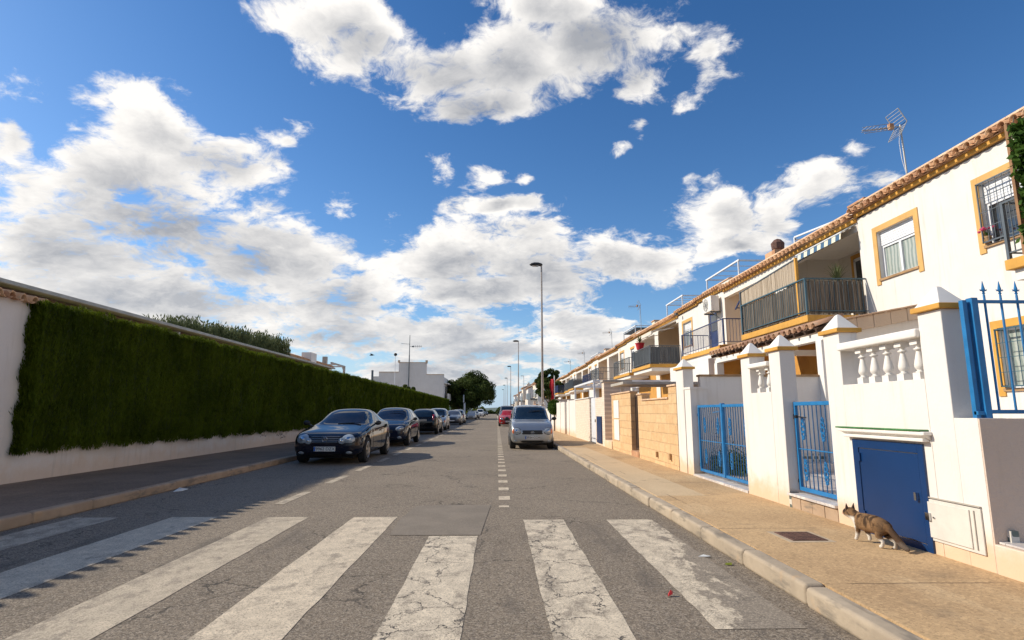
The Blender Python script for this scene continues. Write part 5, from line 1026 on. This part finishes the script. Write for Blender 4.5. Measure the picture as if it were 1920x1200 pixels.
plant('potted_plant','spiky green plant standing in the corner of the reed screened balcony',8.05,12.95,4.0,.62,'oleander',70,'stonecap',.14,.24)
plant('potted_plant','pink flowering geranium on the sill behind the window grille',8.37,9.15,4.12,.16,'vine',26,'stonecap',.05,.09,True)
t=plant('potted_plant','bushy plant with red pot on the black slatted balcony',7.15,28.2,4.35,.55,'vine',60,'redcloth',.22,.3)
# climbing vine + timber post at the right edge
t=thing('climbing_vine','green vine climbing a timber post and wire at the upper right edge','climbing plant',(7.2,7.6,3.5))
MB().box(7.27,7.33,7.40,7.445,3.43,5.35).build('timber_post','timber',t)
n=5200; y=7.26-np.abs(rng.normal(0,.5,n)); z=3.5+rng.uniform(0,1,n)**1.3*1.75; keep=((y<7.75)); x=7.28+rng.normal(0,.08,n); C=np.stack([x,y,z],1)[keep]; v,f=leaves(C,rng.normal(size=(len(C),3)),.11,.075); npmesh('foliage',v,f,'vine',t)
b=MB()
for i in range(6): b.tube([(7.28+.04*math.sin(j+i),7.3-i*.25+.05*math.sin(j*1.3),3.45+j*.28) for j in range(8)],.008,5)
b.build('stems','bark',t)
# --- air conditioner, antennas, pergolas, chimneys
t=thing('air_conditioner','white air conditioner unit on the wall above the open blue balcony','air conditioner',(8.1,21.6,4.9))
y0,y1,z0,z1=20.75,21.6,5.02,5.60
MB().box(8.0,8.32,y0,y1,z0,z1).build('casing','trimwhite',t,bevel=.02)
b=MB(); c=Vector((7.99,y1-.33,(z0+z1)/2))
for r_ in (.07,.13,.19,.24): b.tube([(7.985,c.y+math.cos(a)*r_,c.z+math.sin(a)*r_) for a in (2*math.pi*i/20 for i in range(21))],.005,5)
for a in range(8): b.bar(c,c+Vector((0,math.cos(a*math.pi/4),math.sin(a*math.pi/4)))*.24,.006)
b.build('fan_guard','irongrey',t); MB().box(8.0,8.4,y0+.1,y0+.14,z0-.05,z0).box(8.0,8.4,y1-.14,y1-.1,z0-.05,z0).bar((8.02,y0+.12,z0-.03),(8.39,y0+.12,z0-.3),.02).build('bracket','irongrey',t)
def antenna(label,x,y,z,h,s=1.,group='rooftop aerials'):
    t=thing('tv_antenna',label,'antenna',(x,y,z),group)
    MB().cyl((x,y,z),(x-.03,y,z+h),.022*s,.02*s,8).build('mast','galv',t)
    zt=z+h; b=MB()
    b.bar((x,y,zt-.04),(x-.95*s,y+.15,zt-.08),.022*s)
    # three booms with directors
    for dy,dz in ((0,.06),(.05,-.03),(-.05,-.11)):
        b.bar((x-.25*s,y+dy,zt+dz-.03),(x-.98*s,y+dy+.1,zt+dz-.09),.012*s)
    for i in range(7): xx=x-(.35+i*.1)*s; b.bar((xx,y-.10*s+.05,zt-.07),(xx,y+.14*s+.05,zt-.07),.008*s)
    b.build('boom','galv',t)
    b=MB()
    for sg in(1,-1):   # corner reflector panels
        a=Vector((x-.02,y-.24*s,zt-.02)); c=Vector((x-.02,y+.24*s,zt-.02)); o_=Vector((-.20*s,0,sg*.36*s))
        b.bar(a,a+o_,.016*s).bar(c,c+o_,.016*s)
        for j in range(6): u=j/5; b.bar(a+o_*u,c+o_*u,.010*s)
    b.build('reflector','galv',t)
    MB().box(x-.34*s,x-.22*s,y-.03,y+.06,zt-.12,zt+.02).build('junction_box','tile',t,bevel=.01)
    pts=[(x-.05,y,zt-.1),(x-.14*s,y-.03,zt-.5*h/1.5),(x-.12*s,y-.03,zt-h*.6),(x-.02,y-.02,z+.15)]; MB().tube(pts,.007,5).build('cable','metwhite',t); return t
antenna('large TV aerial on a steel mast on the nearest roof','' and 0 or 9.2,11.87,6.35,1.5,1.) if 0 else antenna('large TV aerial on a steel mast on the nearest roof',9.2,11.87,6.35,1.4,.86)
antenna('small TV aerial beside the far rooftop canopy',9.4,36.5,6.2,2.0,.8)
antenna('thin TV aerial farther down the row of roofs',9.6,47,6.0,1.9,.8)
antenna('thin TV aerial on the farthest roof of the row',9.6,62,5.8,1.9,.8)
antenna('tiny TV aerial beyond the last house of the row',9.6,74,5.6,2.2,.9)
def pergola(label,x0,x1,y0,y1,z0,z1,top=False):
    t=thing('roof_pergola',label,'pergola',(x0,y0,z0),'white roof terrace pergolas'); w_=.05
    for x in(x0,x1):
        for y in(y0,y1): MB().box(x-w_/2,x+w_/2,y-w_/2,y+w_/2,z0,z1).build('post','metwhite',t)
    b=MB().box(x0-.03,x0+.03,y0-.1,y1+.1,z1,z1+.06).box(x1-.03,x1+.03,y0-.1,y1+.1,z1,z1+.06)
    for y in (y0,y1): b.box(x0,x1,y-.025,y+.025,z1,z1+.06)
    for i in range(5): y=y0+(y1-y0)*i/4; b.box(x0,x1,y-.012,y+.012,z1+.01,z1+.04)
    b.build('beam','metwhite',t)
    if top: MB().box(x0,x1,y0,y1,z1-.12,z1-.08).build('shade_sheet','irongrey',t)
    return t
pergola('white pergola on the roof above the open blue balcony',9.25,11.4,21.0,24.3,5.9,7.0)
pergola('white pergola on the roof beyond the first pergola',9.25,11.4,27.7,30.3,5.8,7.0)
pergola('white pergola with dark shade sheet on a roof before the far aerials',9.25,11.0,37.5,41.0,5.7,6.95,True)
pergola('small white pergola far along the roofs',9.3,11.0,52,56,5.4,6.6)
t=thing('roof_rail','slanting white rail frame on the roof above the first loggia','railing',(9.3,14,6.2)); MB().bar((9.2,14.3,6.38),(9.2,16.76,6.62),.045).box(9.175,9.225,16.74,16.79,5.9,6.62).box(9.175,9.225,14.3,14.35,5.9,6.38).bar((9.2,16.76,6.55),(10.3,16.76,6.55),.04).build('frame','metwhite',t)
for i,(y,l) in enumerate([(13.9,'pale roof chimney above the reed screened balcony'),(18.6,'rust topped chimney beside the first roof pergola'),(33.5,'pale chimney on the roof over the black slatted balcony'),(49,'small chimney on the far roofs')]):
    t=thing('chimney',l,'chimney',(9.6,y,6),'roof chimneys'); MB().box(9.35,9.85,y-.3,y+.3,5.8,6.62 if i!=1 else 6.5).build('stack','cream',t); MB().box(9.3,9.9,y-.35,y+.35,6.62 if i!=1 else 6.5,6.68).build('cap','tile',t,bevel=.01)
    if i==1: MB().lathe((9.6,y,6.68),[(.12,0),(.2,.1),(.22,.3),(.12,.42),(.03,.46)],10).build('cowl','rust',t)
# retractable awning on the second house
t=thing('awning','cream folding awning over the black slatted balcony','awning',(8.2,27,5.4)); b=MB(); b.extr([(8.38,5.50),(7.25,5.02),(7.25,4.99),(8.38,5.46)],1,26.2,29.2); b.build('fabric','canvas',t); MB().box(7.2,7.26,26.2,29.2,4.86,5.03).build('valance','canvas',t); MB().bar((8.35,26.4,5.2),(7.25,26.3,5.0),.03).bar((8.35,29,5.2),(7.25,29.1,5.0),.03).build('arm','metwhite',t)
t=thing('wall_bracket','folded navy metal arm on the wall beside the open blue balcony','bracket',(8.1,17.2,4.7)); MB().tube([(8.38,17.3,5.1),(7.9,17.2,4.95),(7.5,17.15,4.65),(7.35,17.1,4.4)],.025,8).bar((8.3,17.6,4.5),(7.4,17.1,4.45),.03).build('arm','ironnavy',t)
# --- far end: tree, houses beyond
tree('broadleaf_tree','round green tree rising behind the red flag at the end of the house row',(7.9,88,0),9,2.3,2.6,1.8,6.2,12000,.28,trunk_r=.2,clumps=40,seed=21)
tree('ficus_tree','rounded green tree lower beside the red flag, behind the yards',(6.5,72,0),6,2.2,2.6,1.6,4.1,6000,.28,trunk_r=.15,clumps=26,seed=22)
rs=random.Random(4); far=[(5.2,12,96,6.0,'white','white house with a flat roof just beyond the terraced row'),(5.6,14,108,6.6,'cream','cream house with a tiled hood, second beyond the terraced row'),(5.0,13,122,6.2,'farwhite','white stepped house, third beyond the row'),(4.6,12,137,6.8,'cream','small cream house, fourth beyond the row'),(4.8,12,153,6.4,'farwhite','pale house, fifth beyond the row'),(4.6,12,172,6.2,'cream','tiny cream house, sixth beyond the row'),(4.4,12,195,6.6,'farwhite','tiny pale house at the end of the street')]
for x0,x1,y,h,m,l in far:
    t=thing('far_house',l,'house',(x0,y,0)); L=rs.uniform(7,9); MB().box(x0+1.6,x1,y,y+L,0,h).box(x0,x0+1.6,y+1,y+L-1,0,h*.55).build('wall',m,t)
    b=MB(); barrel(b,x0+1.3,x0+2.6,y-.1,y+L+.1,h+.05,h+.55,.5,.16,n=4); b.build('roof_tiles','tile',t)
    MB().box(x0+2.6,x0+4.4,y+1,y+3,h,h+1.1).box(x0+3,x0+3.4,y+4,y+4.4,h,h+1.6).build('roof_box',m,t)
    for yy_ in (y+1.2,y+3.6,y+5.6):
        w_=MB().box(x0+1.56,x0+1.6,yy_,yy_+1.1,h*.62,h*.85).build('window','glass',t)
    for xx in (x0+2.6,x0+4.5): MB().box(xx,xx+1,y-.04,y,h*.55,h*.78).build('side_window','glass',t)
    MB().box(x0+.4,x0+1.58,y+.6,y+L-.6,h*.56,h*.58).box(x0+.4,x0+.45,y+.6,y+L-.6,h*.58,h*.72).build('balcony','irongrey',t)
# ================================================================ CAT
def skin(name,verts,edges,radii,matn,parent,sub=2,root=0):
    me=bpy.data.meshes.new(name); me.from_pydata(verts,edges,[]); o=bpy.data.objects.new(name,me); COL.objects.link(o)
    s=o.modifiers.new('s','SKIN'); s.use_smooth_shade=True; o.modifiers.new('ss','SUBSURF').levels=sub; o.modifiers['ss'].render_levels=sub
    for i,r in enumerate(radii):
        r=(r,r) if not isinstance(r,tuple) else r; me.skin_vertices[0].data[i].radius=r
    me.skin_vertices[0].data[root].use_root=True
    dg=bpy.context.evaluated_depsgraph_get(); m2=bpy.data.meshes.new_from_object(o.evaluated_get(dg)); bpy.data.objects.remove(o)
    m2.materials.clear(); m2.materials.append(M[matn] if isinstance(matn,str) else matn); o=bpy.data.objects.new(name,m2); COL.objects.link(o); o.parent=parent; ORG[o.name]=Vector((0,0,0))
    for p in m2.polygons: p.use_smooth=True
    return o
def furmat():
    s=newmat('cat_fur'); O=s.O; x,y,z=s.xyz(O)
    # y forward (head +), z up, origin on the ground under the belly
    st=s.v('MULTIPLY',O,(18,9,11)); n=s.noise(st,1.4,5,.65); tab=s.mr(s.noise(s.v('MULTIPLY',O,(7,9,5)),1.5,4,.6,.5),.46,.60)
    base=s.mix(s.mr(n,.3,.7),(.21,.115,.052),(.30,.175,.088)); base=s.mix(s.m('MULTIPLY',tab,s.mr(z,.10,.20,.35,.95)),base,(.045,.026,.015))
    dark=s.m('MULTIPLY',s.mr(y,.225,.265),s.mr(z,.235,.255)); base=s.mix(dark,base,(.03,.018,.013))
    rump=s.m('MULTIPLY',s.mr(y,-.08,-.20,0,.75),s.mr(n,.35,.6)); base=s.mix(rump,base,(.06,.036,.022))
    legs=s.mr(s.m('ADD',z,s.m('MULTIPLY',s.m('SUBTRACT',n,.5),.05)),.095,.065); base=s.mix(legs,base,(.78,.72,.64))
    ch=s.m('MULTIPLY',s.mr(s.m('ADD',y,s.m('MULTIPLY',n,.05)),.145,.18),s.mr(z,.235,.205)); base=s.mix(ch,base,(.80,.74,.66))
    tail=s.mr(y,-.215,-.27,0,.9); base=s.mix(tail,base,(.075,.045,.028))
    f=s.noise(s.v('MULTIPLY',O,(90,40,60)),3,3,.7); base=s.mix(s.mr(f,.35,.6,.35,0),base,(.06,.04,.03))
    s.put(s.b.inputs['Base Color'],base); s.b.inputs['Roughness'].default_value=.85; s.b.inputs['Specular IOR Level'].default_value=.15; bump(s,f,.8,.006); return s.mat
fur=furmat()
cat=thing('cat','tabby and white cat walking past the blue door on the pavement','cat',(3.30,5.16,PZ),local=True); cat.rotation_euler=(0,0,R(9)); cat.scale=(.90,.90,.95)
V_=[(0,-.14,.188),(0,-.20,.180),(0,-.06,.190),(0,.03,.182),(0,.11,.190),(0,.165,.205),(-.005,.205,.232),(-.012,.240,.250),(-.02,.278,.243),(-.026,.312,.230),
 # front legs
 (-.030,.135,.145),(-.034,.130,.085),(-.036,.150,.030),(-.036,.168,.012),
 (.030,.125,.145),(.034,.085,.095),(.036,.060,.045),(.036,.070,.014),
 # hind legs
 (-.036,-.155,.145),(-.042,-.125,.100),(-.042,-.185,.060),(-.042,-.165,.016),(-.042,-.135,.010),
 (.036,-.17,.145),(.042,-.165,.100),(.042,-.240,.065),(.042,-.235,.018),(.042,-.205,.010),
 # tail
 (0,-.225,.172),(.004,-.262,.140),(.010,-.300,.098),(.016,-.335,.062),(.022,-.368,.036),(.028,-.405,.026)]
E_=[(0,1),(0,2),(2,3),(3,4),(4,5),(5,6),(6,7),(7,8),(8,9),(4,10),(10,11),(11,12),(12,13),(4,14),(14,15),(15,16),(16,17),(0,18),(18,19),(19,20),(20,21),(21,22),(0,23),(23,24),(24,25),(25,26),(26,27),(1,28),(28,29),(29,30),(30,31),(31,32),(32,33)]
r_=[(.074,.088),(.056,.062),(.074,.092),(.072,.090),(.068,.084),(.058,.066),(.052,.054),(.062,.058),(.052,.048),(.026,.022),
 .033,.023,.017,.020,.035,.023,.017,.020, .050,.036,.018,.017,.019,.050,.036,.018,.017,.019, .032,.031,.031,.030,.026,.014]
skin('body',V_,E_,r_,fur,cat,2)
for s_ in(-1,1):
    cx=-.010+s_*.033; 
    MB().add([(cx-.022,.232,.272),(cx+.022,.232,.272),(cx+.016,.256,.274),(cx-.016,.256,.274),(cx+s_*.012,.234,.345)],[(0,1,4),(1,2,4),(2,3,4),(3,0,4)]).build('ear','wood',cat,bevel=.003)
    MB().lathe((-.023+s_*.020,.300,.240),[(.001,-.005),(.006,-.002),(.006,.003),(.001,.006)],8).build('eye','yellowleaf',cat,smooth=True)
MB().lathe((-.027,.327,.226),[(.001,-.003),(.005,0),(.001,.004)],8).build('nose','flower',cat,smooth=True)
for o in bpy.data.objects:
    if o.type=='MESH' and o.data.name!=o.name: pass
